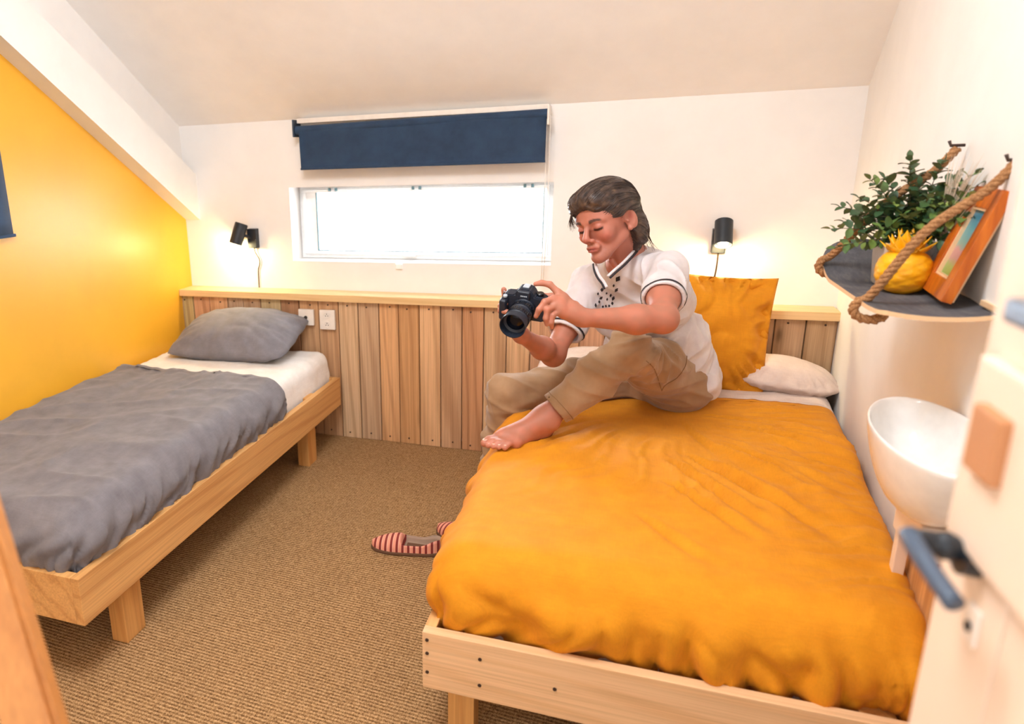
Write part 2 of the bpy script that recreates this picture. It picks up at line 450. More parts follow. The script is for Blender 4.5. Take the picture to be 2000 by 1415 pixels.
# ------------------------------------------------------------------ headboard of reclaimed planks, with its ledge
hb = thing('plank_headboard', 'waist-high headboard panel of upright reclaimed wood planks along the back wall', 'headboard', (.4, YB, 0))
seams = [-1.128, -1.02, -.916, -.805, -.712, -.609, -.492, -.39, -.282, -.173, -.069, .040, .140, .245, .350, .454, .557, .662, .77, .88, .985, 1.09, 1.20, 1.31, 1.415, 1.52, 1.63, 1.738, 1.848, 1.957]
tint = {9: ((1.0, .98, .92)), 10: ((.86, .82, .78)), 11: ((1.12, .92, .70)), 12: ((.98, .78, .55)), 13: ((1.18, 1.05, .88)), 14: ((.95, .84, .76)), 15: ((.88, .66, .52)), 16: ((1.0, .92, .82)), 17: ((1.08, .97, .84)),
        27: (.72, .68, .64), 28: (.74, .70, .62), 26: (.66, .62, .58), 25: (.7, .64, .56), 6: (.62, .48, .40), 8: (.85, .72, .6), 7: (.92, .78, .64)}
nail_me = None
for i, (a, b) in enumerate(zip(seams, seams[1:])):
    g = .0022; proud = random.uniform(0, .006)
    c = tint.get(i, tuple(random.uniform(.8, 1.12)*k for k in (1, .95, .88)))
    p = boxo('plank', (a+g, b-g, -.001-proud+.008, .024, 0.0, .722), 'plank', hb, .0022, 1, color=c)
    if nail_me is None:
        v, f = tube([(0, 0, 0), (0, -.0025, 0)], .0042, 8); nail_me = pydata('nail', v, f)
    pc = ((a+b)/2, 0, .361)
    for dz in (.70-.361, .03-.361):
        obj('nail', nail_me, 'nail', p, (random.uniform(-.012, .012), -(.024-.007+proud)/2-.0002, dz+random.uniform(-.006, .006)))
boxo('end_batten', (-1.14, -1.083, .0, .02, 0, .722), 'plank', hb, .002, 1, color=(.75, .68, .6))
boxo('backing_frame', (XL+.02, 1.93, .026, .10, .05, .70), 'plank', hb, 0)
lg = boxo('ledge', (XL-.03 if False else XL-.0, 1.957, -.022, YB, .7235, .7585), 'ledge', None, .003, 2)
lg.name = 'ledge_board'; tag(lg, 'long pale pine ledge board on top of the plank headboard', 'shelf')

# sockets
def socket(x, z, w, h, kind, label):
    t = thing('wall_socket', label, 'socket', (x, -.002, z))
    y0 = -.008
    boxo('cover_plate', (x-w/2, x+w/2, y0-.009, y0+.006, z-h/2, z+h/2), 'white_plastic', t, .003)
    if kind == 'tv':
        v, f = tube([(0, y0-.011+.002, 0), (0, y0-.016+.002, 0)], .009, 16); obj('jack', pydata('jack', v, f), 'hole', t, (0, 0, 0), smooth=False)
    else:
        for dz in (-.024, .024):
            v, f = lathe([(.0165, 0), (.0165, .002), (.0145, .003), (.013, .0005)], 20)
            o = obj('outlet', pydata('outlet', v, f), 'white_plastic', t, (0, y0-.007, dz), (PI/2, 0, 0))
            for dx, dzz in ((-.006, -.003), (.006, -.003), (0, .0065)):
                m = bmesh.new(); bmesh.ops.create_cube(m, size=1); bmesh.ops.scale(m, vec=(.003, .005, .001), verts=m.verts)
                obj('slot', m, 'hole', o, (dx, dzz, .0032))
socket(-.343, .637, .084, .082, 'tv', 'square white aerial socket with one dark hole, beside the grey pillow')
socket(-.227, .629, .082, .10, 'duo', 'white double power socket on the planks, right of the aerial socket')

# ------------------------------------------------------------------ beds
def bed(name, label, x0, x1, y0, y1, z0, z1, legs, foot_mat='pine', col=(1, 1, 1), rail_right=True):
    t = thing(name, label, 'bed', ((x0+x1)/2, (y0+y1)/2, 0))
    th = .028
    boxo('side_rail', (x1-th, x1, y0+(th if not rail_right else 0), y1, z0, z1), 'pine', t, .002, color=col)
    boxo('side_rail', (x0, x0+th, y0+th, y1, z0, z1), 'pine', t, .002, color=col)
    xa, xb = (x0, x1-th) if rail_right else (x0, x1)
    fb = boxo('foot_board', (xa, xb, y0, y0+th, z0, z1), foot_mat, t, .002, color=col)
    boxo('head_board', (x0+th, x1-th, y1-th, y1, z0, z1), foot_mat, t, .002, color=col)
    for k in range(9):
        y = y0+.12+k*(y1-y0-.24)/8
        boxo('slat', (x0+th+.001, x1-th-.001, y-.035, y+.035, z0+.03, z0+.05), 'pine_x', t, .002, color=col)
    for b in legs: boxo('leg', b, 'pine_z', t, .003, color=col)
    return t, fb
LB, _ = bed('single_bed', 'low pine single bed frame under the grey duvet, beside the yellow wall', -1.07, -.157, -1.948, -.05, .198, .343,
    [(-.245, -.1875, -1.76, -1.67, 0, .34), (-.245, -.1875, -.40, -.31, 0, .34), (-1.03, -.97, -1.76, -1.67, 0, .34), (-1.03, -.97, -.40, -.31, 0, .34)], col=(.97, .90, .80))
RB, fb = bed('double_bed', 'low pine double bed frame under the orange duvet, in the foreground', .766, 1.775, -1.835, -.045, .158, .315,
    [(.82, .885, -1.80, -1.735, 0, .30), (.82, .885, -.35, -.28, 0, .30), (1.66, 1.725, -1.80, -1.735, 0, .30), (1.66, 1.725, -.35, -.28, 0, .30)], 'pine_x', col=(1.0, 1.0, .97), rail_right=False)
v, f = tube([(0, 0, 0), (0, -.002, 0)], .0045, 8); scr = pydata('screw', v, f)
for x, z in ((.778, .295), (.778, .258), (.778, .205), (.905, .272), (.905, .20), (1.075, .235)):
    obj('screw', scr, 'nail', fb, off(fb, (0, 0, 0)) if False else (x-fb.location[0]-RB.location[0], -.0142, z-fb.location[2]))

def drape(x0, x1, y0, y1, ztop, zbot, r, wr, res=.012, openback=True, drops=(1, 1, 1, 1), thick=.02):
    """soft cloth-covered block: top, rolled edges, sides; drops = left, right, foot, head.
    wr(P, N, top, per, hgt) returns the displacement along the normal"""
    dl, dr, df, dh = drops
    arc = r*PI/2; side = max(ztop-r-zbot, 0.0)
    ext = arc+side
    ix0, ix1, iy0, iy1 = x0+r, x1-r, y0+r, (y1-r if dh else y1)
    nu = int((ix1-ix0+2*ext)/res)+1; nv = int((iy1-iy0+ext*(1+dh))/res)+1
    U = np.linspace(ix0-ext, ix1+ext, nu); Vv = np.linspace(iy0-ext, iy1+(ext if dh else 0), nv)
    UU, VV = np.meshgrid(U, Vv, indexing='ij')
    # slow the grid round the corner so the roll is a quarter sphere
    dx = np.where(UU < ix0, UU-ix0, np.where(UU > ix1, UU-ix1, 0)); dy = np.where(VV < iy0, VV-iy0, np.where(VV > iy1, VV-iy1, 0))
    cxx = np.clip(UU, ix0, ix1); cyy = np.clip(VV, iy0, iy1)
    m = np.maximum(np.abs(dx), np.abs(dy)); h = np.hypot(dx, dy)+1e-9
    d = m                                                       # square rings
    ux, uy = dx/h, dy/h
    ang = np.clip(d/arc, 0, 1)*PI/2
    px = cxx+ux*r*np.sin(ang); py = cyy+uy*r*np.sin(ang); pz = ztop-r*(1-np.cos(ang))-np.clip(d-arc, 0, None)
    P = np.stack([px.ravel(), py.ravel(), pz.ravel()], 1)
    def normals(P):
        Q = P.reshape(nu, nv, 3); a = np.gradient(Q, axis=0); b = np.gradient(Q, axis=1); N = np.cross(a, b); L = np.linalg.norm(N, axis=2, keepdims=True)
        return (N/np.maximum(L, 1e-9)).reshape(-1, 3)
    N = normals(P)
    per = np.where(np.abs(dx) >= np.abs(dy), np.sign(dx)*cyy+3*np.sign(dx), cxx).ravel()+np.arctan2(ux, np.abs(uy)+1e-6).ravel()*r*1.2*(h.ravel() > 1e-6)
    D = wr(P, N, d.ravel()/ext, per)
    P = P+N*D[:, None]
    idx = np.arange(nu*nv).reshape(nu, nv)
    F = np.stack([idx[:-1, :-1], idx[1:, :-1], idx[1:, 1:], idx[:-1, 1:]], -1).reshape(-1, 4)
    # fold the border back under so the cloth has body
    loop = list(idx[:, 0])+list(idx[-1, 1:])+list(idx[-2::-1, -1])+list(idx[0, -2:0:-1])
    cen = np.array([(x0+x1)/2, (y0+y1)/2, 0]); base = len(P); ring = P[loop].copy()
    dirn = cen-ring; dirn[:, 2] = 0; dirn /= np.linalg.norm(dirn, axis=1)[:, None]
    r1 = ring+dirn*thick*.5-np.array([0, 0, thick*.35]); r2 = ring+dirn*thick*1.6+np.array([0, 0, .0])
    P = np.concatenate([P, r1, r2]); n = len(loop); FF = [tuple(q) for q in F]
    for i in range(n):
        j = (i+1) % n
        FF.append((loop[j], loop[i], base+i, base+j)); FF.append((base+j, base+i, base+n+i, base+n+j))
    return P, FF
def topness(d): return 1-smst(.1, .45, d)

FOLDS = [(1.290, -1.056, 1.600, -1.514, 0.014, 0.020), (1.355, -1.016, 1.741, -1.504, 0.016, 0.022), (1.292, -1.222, 1.511, -1.553, 0.012, 0.014), (1.478, -0.737, 1.813, -0.923, 0.010, 0.012), (1.430, -0.648, 1.688, -0.725, 0.008, 0.012), (1.449, -0.906, 1.776, -1.236, 0.012, 0.012), (0.939, -1.095, 1.080, -0.873, 0.010, 0.010), (1.226, -1.462, 1.413, -1.694, 0.014, 0.010), (1.370, -0.717, 1.452, -1.028, 0.008, 0.010)]
def fold_sum(x, y):
    out = 0*x
    for k, (ax, ay, bx, by, w, h) in enumerate(FOLDS):
        dx, dy = bx-ax, by-ay; L = math.hypot(dx, dy); t = ((x-ax)*dx+(y-ay)*dy)/L/L; q = ((x-ax)*-dy+(y-ay)*dx)/L
        q = q+.018*np.sin(t*3.1+k)*t; tp = smst(-.04, .22, t)*(1-smst(.55, 1.08, t)); ww = w*(.6+1.1*np.clip(t, 0, 1))
        out += tp*h*(np.exp(-((q-ww*1.3)/ww)**2)*.75-np.exp(-(q/ww)**2)+np.exp(-((q+ww*1.6)/(ww*1.3))**2)*.45)
    return out
def wr_orange(P, N, d, per):
    x, y, z = P.T; top = topness(d)
    puff = .018*top*(1-((x-1.35)/.62)**2*.5)*(1-((y+1.1)/.85)**4*.4)
    big = .010*n2(x*2.2, y*2.2, 3)*top
    # pulled folds running from the seat towards the lower right
    cx, cy = 1.30, -.62; a = np.arctan2(y-cy, x-cx); rr = np.hypot(x-cx, y-cy)
    fold = ridge(n2(a*5.2+.5*n2(x*3, y*3, 1), rr*1.1, 5), 1.8)
    w = smst(.22, .5, rr)*(1-smst(.75, 1.15, rr))*smst(-1.45, -1.0, a)*(1-smst(-.35, .15, a))
    D = puff+big+.020*fold*w*top+fold_sum(x, y)*top
    f2 = ridge(n2(a*11+n2(x*6, y*6, 2), rr*1.6, 9), 2.0); D += .011*f2*top*smst(.18, .4, rr)*(1-smst(.6, 1.0, rr))
    # fine creases across near the wall and the far hem
    D += .012*ridge(n2(x*3, y*20+2*n2(x*4, y*4, 8), 12), 2)*smst(1.45, 1.8, x)*top
    D += .008*ridge(n2(x*7+y*3, y*24, 15), 2)*smst(-.62, -.38, y)*top
    D += .010*ridge(n2(x*5-y*4, y*11+x*3, 20), 2)*top*(1-smst(.9, 1.15, x))*smst(-1.0, -.7, y)
    # hanging foot and side: bulge in the middle, gathers towards the frame
    sd = smst(.22, .62, d)
    slant = per*1.0+.12*d*np.sin(per*3)+.05*n2(per*3, d*2, 2)
    g = ridge(n2(slant*9, d*1.4, 31), 1.5)*.042+ridge(n2(slant*19, d*2.2, 37), 1.6)*.022
    D += sd*(.026*np.sin(np.clip(d, 0, 1)*PI)**.7-g*(.35+.65*d))+.008*sd
    D -= .012*smst(.85, 1, d)
    D += .0015*n2(x*26, y*26+z*18, 3)
    right = smst(1.88, 1.93, x)
    return (D*(1-right*.9)-.004)*(1-.7*smst(-.60, -.44, y)*top)
P, F = drape(.762, 1.940, -1.803, -.425, .500, .262, .10, wr_orange, .0105, drops=(1, 1, 1, 0))
def follow_wall(P):         # the bedding is pushed up against the slanting wall
    k = np.clip((P[:, 0]-1.2)/.74, 0, None); k = k*k; P = P.copy(); P[:, 0] += k*.092*np.clip(P[:, 1]+.1, None, 0); return P
P = follow_wall(P)
o = obj('orange_duvet', pydata('orange_duvet', P, F), 'orange_duvet', smooth=True)
tag(o, 'mustard orange duvet spread over the double bed', 'duvet')

def wr_grey(P, N, d, per):
    x, y, z = P.T; top = topness(d)
    D = .012*n2(x*2.5, y*1.8, 43)*top+.012*top
    D += .012*ridge(n2(x*2.2+y*.8, y*6-x*1.5, 51), 2)*top
    D += .008*ridge(n2(x*14+n2(x*5, y*5, 3)*1.5, y*3.5, 53), 2)*top*(.3+.7*smst(-1.2, -.55, y))
    D += .008*ridge(n2(x*8, y*17+n2(x*7, y*7, 6), 58), 2)*top*smst(-.85, -.6, y)
    sd = smst(.2, .6, d)
    slant = per+.22*d+.06*n2(per*3, d*2, 2)
    g = ridge(n2(slant*11, d*1.5, 61), 1.6)*.026+ridge(n2(slant*26, d*2, 67), 1.8)*.020
    D += sd*(.024*np.sin(np.clip(d, 0, 1)*PI)**.8-g*(.35+.65*d))+.004*sd
    D += .0015*n2(x*26, y*26+z*18, 4)
    return D*(1-.9*(1-smst(-1.03, -1.0, x)))
P, F = drape(-1.072, -.176, -1.93, -.635, .490, .290, .085, wr_grey, .0105, drops=(1, 1, 1, 0))
o = obj('grey_duvet', pydata('grey_duvet', P, F), 'grey_duvet', smooth=True)
tag(o, 'slate grey duvet spread over the single bed', 'duvet')

def wr_sheet(s, amp=1.0):
    def f(P, N, d, per):
        x, y, z = P.T; top = topness(d)
        D = .004*n2(x*4, y*4, s)*top+amp*.006*ridge(n2(x*5+y*9, y*16-x*2, s+3), 2)*top
        D += amp*.006*smst(.2, .7, d)*ridge(n2(per*14+d, d*2, s+7), 1.6)
        D += .010*smst(.2, .6, d)*np.sin(np.clip(d, 0, 1)*PI)
        return D
    return f
P, F = drape(-1.070, -.215, -1.88, -.03, .472, .225, .055, wr_sheet(71), .016)
o = obj('mattress', pydata('mattress', P, F), 'sheet', smooth=True); tag(o, 'single mattress in a white fitted sheet on the left bed', 'mattress')
P, F = drape(.82, 1.925, -1.74, -.03, .482, .215, .07, wr_sheet(81, 1.8), .014); P = follow_wall(P)
o = obj('mattress', pydata('mattress', P, F), 'pink_sheet', smooth=True); tag(o, 'double mattress in a pale pink rumpled sheet under the orange duvet', 'mattress')

# ------------------------------------------------------------------ pillows
def pillow_mesh(w, h, t, seed, res=46, crease=1.0, sag=0.0, ear=.06, rnd_=0.0):
    u = np.linspace(-1, 1, res); U, V = np.meshgrid(u, u, indexing='ij')
    # edges pull in between the corners
    X = U*(w/2)*(1-ear*(1-np.abs(V)**2.2)*np.abs(U)**3); Y = V*(h/2)*(1-ear*1.2*(1-np.abs(U)**2.2)*np.abs(V)**3)
    X = X*(1-rnd_*V**4*np.abs(U)); Y = Y*(1-rnd_*U**4*np.abs(V))
    prof = (np.clip(1-np.abs(U)**2.6, 0, 1)**.62)*(np.clip(1-np.abs(V)**2.6, 0, 1)**.62)
    out = []
    for s in (1, -1):
        x, y = X.ravel(), Y.ravel()
        D = prof.ravel()*t/2
        edge = 1-prof.ravel()
        cr = ridge(n2(x*9+s*3, y*9, seed), 2)*.006+ridge(n2(x*4+y*15*np.sign(x*y), y*4, seed+5), 2)*.010*edge
        a = np.arctan2(y/h, x/w); rr = np.hypot(x/w, y/h)*2
        cr += ridge(n2(a*6, rr*1.0, seed+9), 1.8)*.012*smst(.45, .95, rr)*np.clip(prof.ravel()*3, 0, 1)
        D = D-cr*crease*np.clip(prof.ravel()*2.5, 0, 1)+.006*n2(x*5, y*5, seed+2)*prof.ravel()
        out.append(np.stack([x, y, s*D-sag*(np.abs(x)/(w/2))**2], 1))
    P = np.concatenate(out); n = res*res; idx = np.arange(n).reshape(res, res)
    F1 = np.stack([idx[:-1, :-1], idx[1:, :-1], idx[1:, 1:], idx[:-1, 1:]], -1).reshape(-1, 4); F2 = F1[:, ::-1]+n
    me = pydata('pillow', P, np.concatenate([F1, F2]))
    bm = bmesh.new(); bm.from_mesh(me); bmesh.ops.remove_doubles(bm, verts=bm.verts, dist=1e-4); bm.to_mesh(me); bm.free()
    return me
def pillow(name, label, me, mat, loc, rot, cat='pillow', seam=True, w=0, h=0, group=None):
    o = obj(name, me, mat, None, loc, rot, smooth=True); tag(o, label, cat, group); return o
pillow('bed_pillow', 'plump grey pillow lying at the head of the single bed', pillow_mesh(.68, .44, .22, 101, rnd_=.10), 'grey_pillow', (-.645, -.175, .566), (math.radians(17), math.radians(-1), math.radians(1)))
pillow('bed_pillow', 'flat pale pink pillow on the double bed, right of the upright orange pillow', pillow_mesh(.38, .28, .14, 111, ear=.0, rnd_=.22), 'pink_sheet', (1.762, -.145, .526), (math.radians(4), math.radians(7), math.radians(2)))
pillow('bed_pillow', 'flat pale pink pillow at the far left of the double bed, behind the man', pillow_mesh(.52, .42, .13, 121, ear=.03), 'pink_sheet', (1.09, -.235, .533), (math.radians(3), 0, 0))
pillow('upright_pillow', 'mustard orange pillow standing upright against the headboard behind the man', pillow_mesh(.45, .46, .17, 131, ear=.05, crease=2.6), 'orange_duvet', (1.475, -.225, .705), (math.radians(76), math.radians(5), math.radians(8)))

# ------------------------------------------------------------------ wall lamps
def lamp(x, z, yaw, label, head):
    t = thing('wall_lamp', label, 'lamp', (x, YB, z))
    boxo('mounting_box', (x-.026, x+.026, YB-.035, YB, z-.05, z+.05), 'black', t, .003)
    hd = Matrix.Rotation(yaw, 4, 'Z')
    # shade: open cylinder, its mouth downwards
    V, F = lathe([(.0005, .055), (.030, .055), (.034, .051), (.034, -.055), (.031, -.055), (.031, .046), (.0005, .046)], 36)
    s = obj('lamp_shade', pydata('lamp_shade', V, F), 'black', t, head[0], (head[1], head[2], yaw)); smooth_by_angle(s)
    V, F = lathe([(.0005, .03), (.012, .03), (.024, .0), (.026, -.03), (.018, -.05), (.0005, -.054)], 24)
    b = obj('bulb', pydata('bulb', V, F), BULB, s, (0, 0, 0), smooth=True)
    a = Vector((0, -.02, .0)); bpt = Vector(head[0])
    v, f = tube([a, a.lerp(bpt, .5), bpt], .008, 10); obj('swivel_arm', pydata('arm', v, f), 'black', t, smooth=True)
    l = bpy.data.lights.new('bulb_light', 'POINT'); l.energy = 6; l.color = (1.0, .80, .42); l.shadow_soft_size = .02
    lo = bpy.data.objects.new('bulb_light', l); COL.objects.link(lo); lo.parent = s; lo.location = (0, 0, -.062)
    return t
BULB = emis('bulb_glow', 'fff6e0', 9)
L1 = lamp(-.672, 1.022, 0, 'left black wall lamp with its shade turned sideways, above the grey pillow', ((-.052, -.075, .03), math.radians(-14), math.radians(16)))
L2 = lamp(1.512, 1.022, 0, 'right black wall lamp seen from the front, above the orange pillow', ((.008, -.085, .040), math.radians(-31), 0))
for t, pts in ((L1, [(0, -.015, -.05), (.004, -.012, -.075), (.022, -.008, -.11), (.020, -.006, -.14), (.010, -.006, -.17), (.008, -.006, -.262)]),
               (L2, [(.004, -.015, -.05), (.002, -.012, -.12), (-.006, -.008, -.2), (-.008, -.006, -.262)])):
    v, f = tube(spline(pts, 6), .0032, 8); obj('power_cable', pydata('cable', v, f), 'nail', t, smooth=True)

# ------------------------------------------------------------------ rope-hung skateboard shelf on the right wall
SB = thing('skateboard_shelf', 'worn grey skateboard deck hung from ropes as a shelf on the right wall', 'shelf', (1.81, -1.0, 1.02))
def deck():
    x0, x1, yn, yf = 1.705, 1.945, -1.345, -.66
    nu, nv = 22, 60; top = []
    for j in range(nv+1):
        y = yn+(yf-yn)*j/nv
        half = (x1-x0)/2; cx = (x0+x1)/2
        r = yf-y                                  # nose is round, cut end has small corner radius
        hw = half
        if r < .13: hw = half*math.sqrt(max(0, 1-((.13-r)/.13)**2))
        q = y-yn
        if q < .03: hw = half-.018*(1-math.sqrt(max(0, 1-((.03-q)/.03)**2)))
        zk = 1.019+.004*smst(-1.25, yn, np.array(y)).item()+.095*float(smst(-.90, -.62, np.array(y)))**1.15
        for i in range(nu+1):
            u = -1+2*i/nu; top.append((cx+u*hw, y, zk+.010*abs(u)**2.2))
    V = []; F = []; N = len(top); th = .0105
    V = [p for p in top]+[(p[0], p[1], p[2]-th) for p in top]
    st = nu+1
    for j in range(nv):
        for i in range(nu):
            a = j*st+i; F.append((a, a+1, a+st+1, a+st)); F.append((N+a+st, N+a+st+1, N+a+1, N+a))
    loop = [i for i in range(st)]+[j*st+nu for j in range(1, nv+1)]+[nv*st+i for i in range(nu-1, -1, -1)]+[j*st for j in range(nv-1, 0, -1)]
    for k in range(len(loop)):
        a, b = loop[k], loop[(k+1) % len(loop)]; F.append((b, a, N+a, N+b))
    return V, F, N
t = NT('grip_surface'); vec = t.coords(); n1 = t.noise(vec, 9, 6, .7, .6); n2_ = t.noise(t.coords((1, .15, 1)), 60, 4, .7)
c = t.ramp(t.mix(.4, n1, n2_), [(.32, srgb('3d3c40')), (.5, srgb('57565a')), (.62, srgb('6e6a68')), (.75, srgb('8b8580'))]); t.bump(t.noise(vec, 700, 2), .3, .0008)
M['grip'] = t.fin(.75, .3, c)
t = NT('maple_ply'); w_ = t.n('ShaderNodeTexWave', wave_type='BANDS', bands_direction='Z'); w_.inputs['Scale'].default_value = 110; w_.inputs['Distortion'].default_value = .4; t.l(t.coords(), w_.inputs['Vector'])
M['ply'] = t.fin(.55, .3, t.ramp(w_.outputs['Fac'], [(.2, srgb('d9a877')), (.8, srgb('f0d3ae'))]))
V, F, N = deck(); L = SB.location
me = pydata('deck', [(p[0]-L[0], p[1]-L[1], p[2]-L[2]) for p in V], F); me.materials.append(M['grip']); me.materials.append(M['ply'])
for p in me.polygons: p.material_index = 0 if all(v < N for v in p.vertices) else 1
o = obj('deck', me, None, SB, smooth=True); smooth_by_angle(o, 35)
t = NT('jute_rope'); c = t.ramp(t.noise(t.coords((1, 1, 1)), 260, 3, .7), [(.3, srgb('7a5233')), (.65, srgb('b98a5f'))]); t.bump(t.noise(t.coords(), 420, 3), .5, .002)
M['rope'] = t.fin(.9, .15, c)
for yh, zh, yo, zo in ((-.89, 1.376, -.80, 1.060), (-1.225, 1.345, -1.205, 1.015)):
    pts = spline([(1.945, yh, zh), (1.90, yh-.003, zh-.058), (1.80, yh-.012, (zh+zo)/2+.018), (1.725, yo, zo+.030), (1.700, yo, zo+.012), (1.692, yo, zo-.012), (1.710, yo, zo-.030), (1.745, yo+.002, zo-.034)], 8)
    v, f = rope_mesh(pts, .0115); o = obj('rope', pydata('rope', v, f), 'rope', SB, tuple(-L), smooth=True)
    v, f = rope_mesh(spline([(1.740, yo, zo-.030), (1.752, yo+.012, zo-.030), (1.760, yo+.002, zo-.026)], 6), .0115); obj('rope', pydata('rope', v, f), 'rope', SB, tuple(-L), smooth=True)
    v, f = tube([(1.96, yh, zh+.008), (1.93, yh, zh+.008), (1.925, yh, zh+.02)], .004, 8); obj('wall_hook', pydata('hook', v, f), 'nail', SB, tuple(-L), smooth=True)

# pot plant on the skateboard
PX, PY, PZ = 1.862, -.915, 1.020
PL = thing('potted_plant', 'small dark green leafy plant in a white pot on the skateboard shelf', 'plant', (PX, PY, PZ))
def rsq(w, z, r=.012, n=6):
    pts = []
    for cx, cy, a0 in ((1, 1, 0), (-1, 1, 90), (-1, -1, 180), (1, -1, 270)):
        for k in range(n+1):
            a = math.radians(a0+90*k/n); pts.append((cx*(w-r)+r*math.cos(a), cy*(w-r)+r*math.sin(a), z))
    return pts
rings = [rsq(.052, 0), rsq(.055, .004), rsq(.0615, .118), rsq(.0625, .121), rsq(.057, .121), rsq(.055, .108), rsq(.02, .106)]
V = [p for r in rings for p in r]; n = len(rings[0]); F = []
for i in range(len(rings)-1):
    for k in range(n): F.append((i*n+k, i*n+(k+1) % n, (i+1)*n+(k+1) % n, (i+1)*n+k))
F.append(tuple(range(n))[::-1]); F.append(tuple((len(rings)-1)*n+k for k in range(n)))
o = obj('pot', pydata('pot', V, F), plain('grey_white_glaze', 'e3dcd9', .3), PL, smooth=True); smooth_by_angle(o, 50)
V, F = lathe([(.0005, .1125), (.03, .114), (.05, .1105), (.0505, .104)], 20)
so = NT('soil'); obj('soil', pydata('soil', V, F), so.fin(.95, .1, so.ramp(so.noise(so.coords(), 160, 4), [(.3, srgb('1f1712')), (.7, srgb('4a382a'))])), PL, smooth=True)
t = NT('leaf_green'); oi = t.n('ShaderNodeObjectInfo'); geo = t.n('ShaderNodeNewGeometry')
c = t.ramp(oi.outputs['Random'], [(0, srgb('2a4630')), (.4, srgb('44673a')), (.75, srgb('6d8a40')), (1, srgb('9fae54'))])
c = t.mix(t.ramp(t.noise(t.coords(), 60, 2), [(.3, (0, 0, 0, 1)), (.8, (.35, .35, .35, 1))]), c, srgb('2a452c'))
M['leaf'] = t.fin(.45, .4, c, Transmission_Weight=0.0); M['leaf'].node_tree.nodes['Principled BSDF'].inputs['Subsurface Weight'].default_value = .1
M['stem'] = plain('stem_brown', '4b4a2e', .6)
def leaf_mesh(l=.028, w=.0185):
    V = []; F = []
    for i in range(6):
        s = i/5; ww = w/2*math.sin(PI*min(s*.92+.06, 1))**.75; x = s*l; zc = .0022*math.sin(s*PI)-.003*s*s
        V += [(x, -ww, zc+.0018), (x, 0, zc), (x, ww, zc+.0018)]
    for i in range(5):
        a = i*3; F += [(a, a+3, a+4, a+1), (a+1, a+4, a+5, a+2)]
    n = len(V); V += [(p[0], p[1], p[2]-.0006) for p in V]; F += [tuple(k+n for k in q[::-1]) for q in F]
    return pydata('leaf', V, F)
leaf_me = leaf_mesh(); leaf_me.materials.append(M['leaf']); leaf_me.polygons.foreach_set('use_smooth', [True]*len(leaf_me.polygons))
SV = []; SF = []; leafs = []
rnd = random.Random(5)
# stem tips (offset from the pot) that give the crown its outline
tips = [(-.165, -.02, .155), (-.14, .03, .21), (-.10, -.03, .285), (-.06, .02, .285), (-.02, 0, .335), (.0, -.02, .27), (.045, .02, .325), (.06, -.03, .29), (.085, .0, .235),
        (-.125, -.06, .12), (-.15, -.03, .105), (-.08, -.07, .165), (-.03, -.085, .19), (.02, -.09, .20), (.06, -.08, .17), (.085, -.05, .19), (-.05, .08, .24), (.03, .09, .26), (-.10, .09, .19), (.08, .08, .2),
        (.09, -.02, .13), (-.02, -.1, .145), (.05, -.1, .13), (-.06, -.05, .23), (.03, -.05, .24), (0, .03, .29), (-.11, 0, .235), (.085, -.12, .27), (.09, -.15, .235), (.06, -.13, .30), (.075, -.16, .20), (.05, -.15, .25), (.0, -.1, .24), (-.03, -.05, .19), (.02, -.04, .2), (0, .0, .22), (.04, 0, .19), (-.06, 0, .18), (-.08, -.02, .21), (.03, -.07, .23), (-.13, .02, .17), (.085, -.05, .20), (.09, .0, .24), (.085, -.09, .16), (.085, -.03, .28), (.09, -.1, .22), (.07, -.12, .25), (.085, -.14, .20)]
for tx, ty, tz in tips:
    p0 = Vector((rnd.uniform(-.025, .025), rnd.uniform(-.025, .025), .11)); p2 = Vector((min(tx*1.12, .078), ty*1.1-.02*(tx > 0), tz)); p1 = p0.lerp(p2, .5)+Vector((-tx*.18, -ty*.18, .03))
    pts = [p0*(1-s)**2+p1*2*s*(1-s)+p2*s*s for s in [i/10 for i in range(11)]]
    v, f = tube(pts, [.0018-.0010*i/10 for i in range(11)], 5); oo = len(SV); SV += v; SF += [tuple(k+oo for k in q) for q in f]
    Ln = sum((b-a).length for a, b in zip(pts, pts[1:])); nn = max(4, int(Ln/.0205))
    for k in range(nn):
        s = .24+.76*(k+.5)/nn; q = s*10; i = min(int(q), 9); p = pts[i].lerp(pts[i+1], q-i); d = (pts[i+1]-pts[i]).normalized()
        a0 = (k % 2)*PI/2+rnd.uniform(-.4, .4)
        sd = d.orthogonal().normalized(); sd2 = d.cross(sd)
        for h in (0, PI):
            o_ = (sd*math.cos(a0+h)+sd2*math.sin(a0+h)); dr = (o_*.9+d*rnd.uniform(.25, .7)+Vector((0, 0, rnd.uniform(-.1, .25)))).normalized()
            leafs.append((p, dr, rnd.uniform(.8, 1.3)*(1-.35*(s > .93))))
    leafs.append((pts[-1], (d+Vector((0, 0, .2))).normalized(), .8))
obj('stem', pydata('stem', SV, SF), 'stem', PL, smooth=True)
leafs = [q for q in leafs if (q[0]+q[1]*.034*q[2]).x < .088]
rnd.shuffle(leafs); leafs.sort(key=lambda q: (q[0]-Vector((CAM_C.x-PX, CAM_C.y-PY, CAM_C.z-PZ))).length)
rest_v = []; rest_f = []
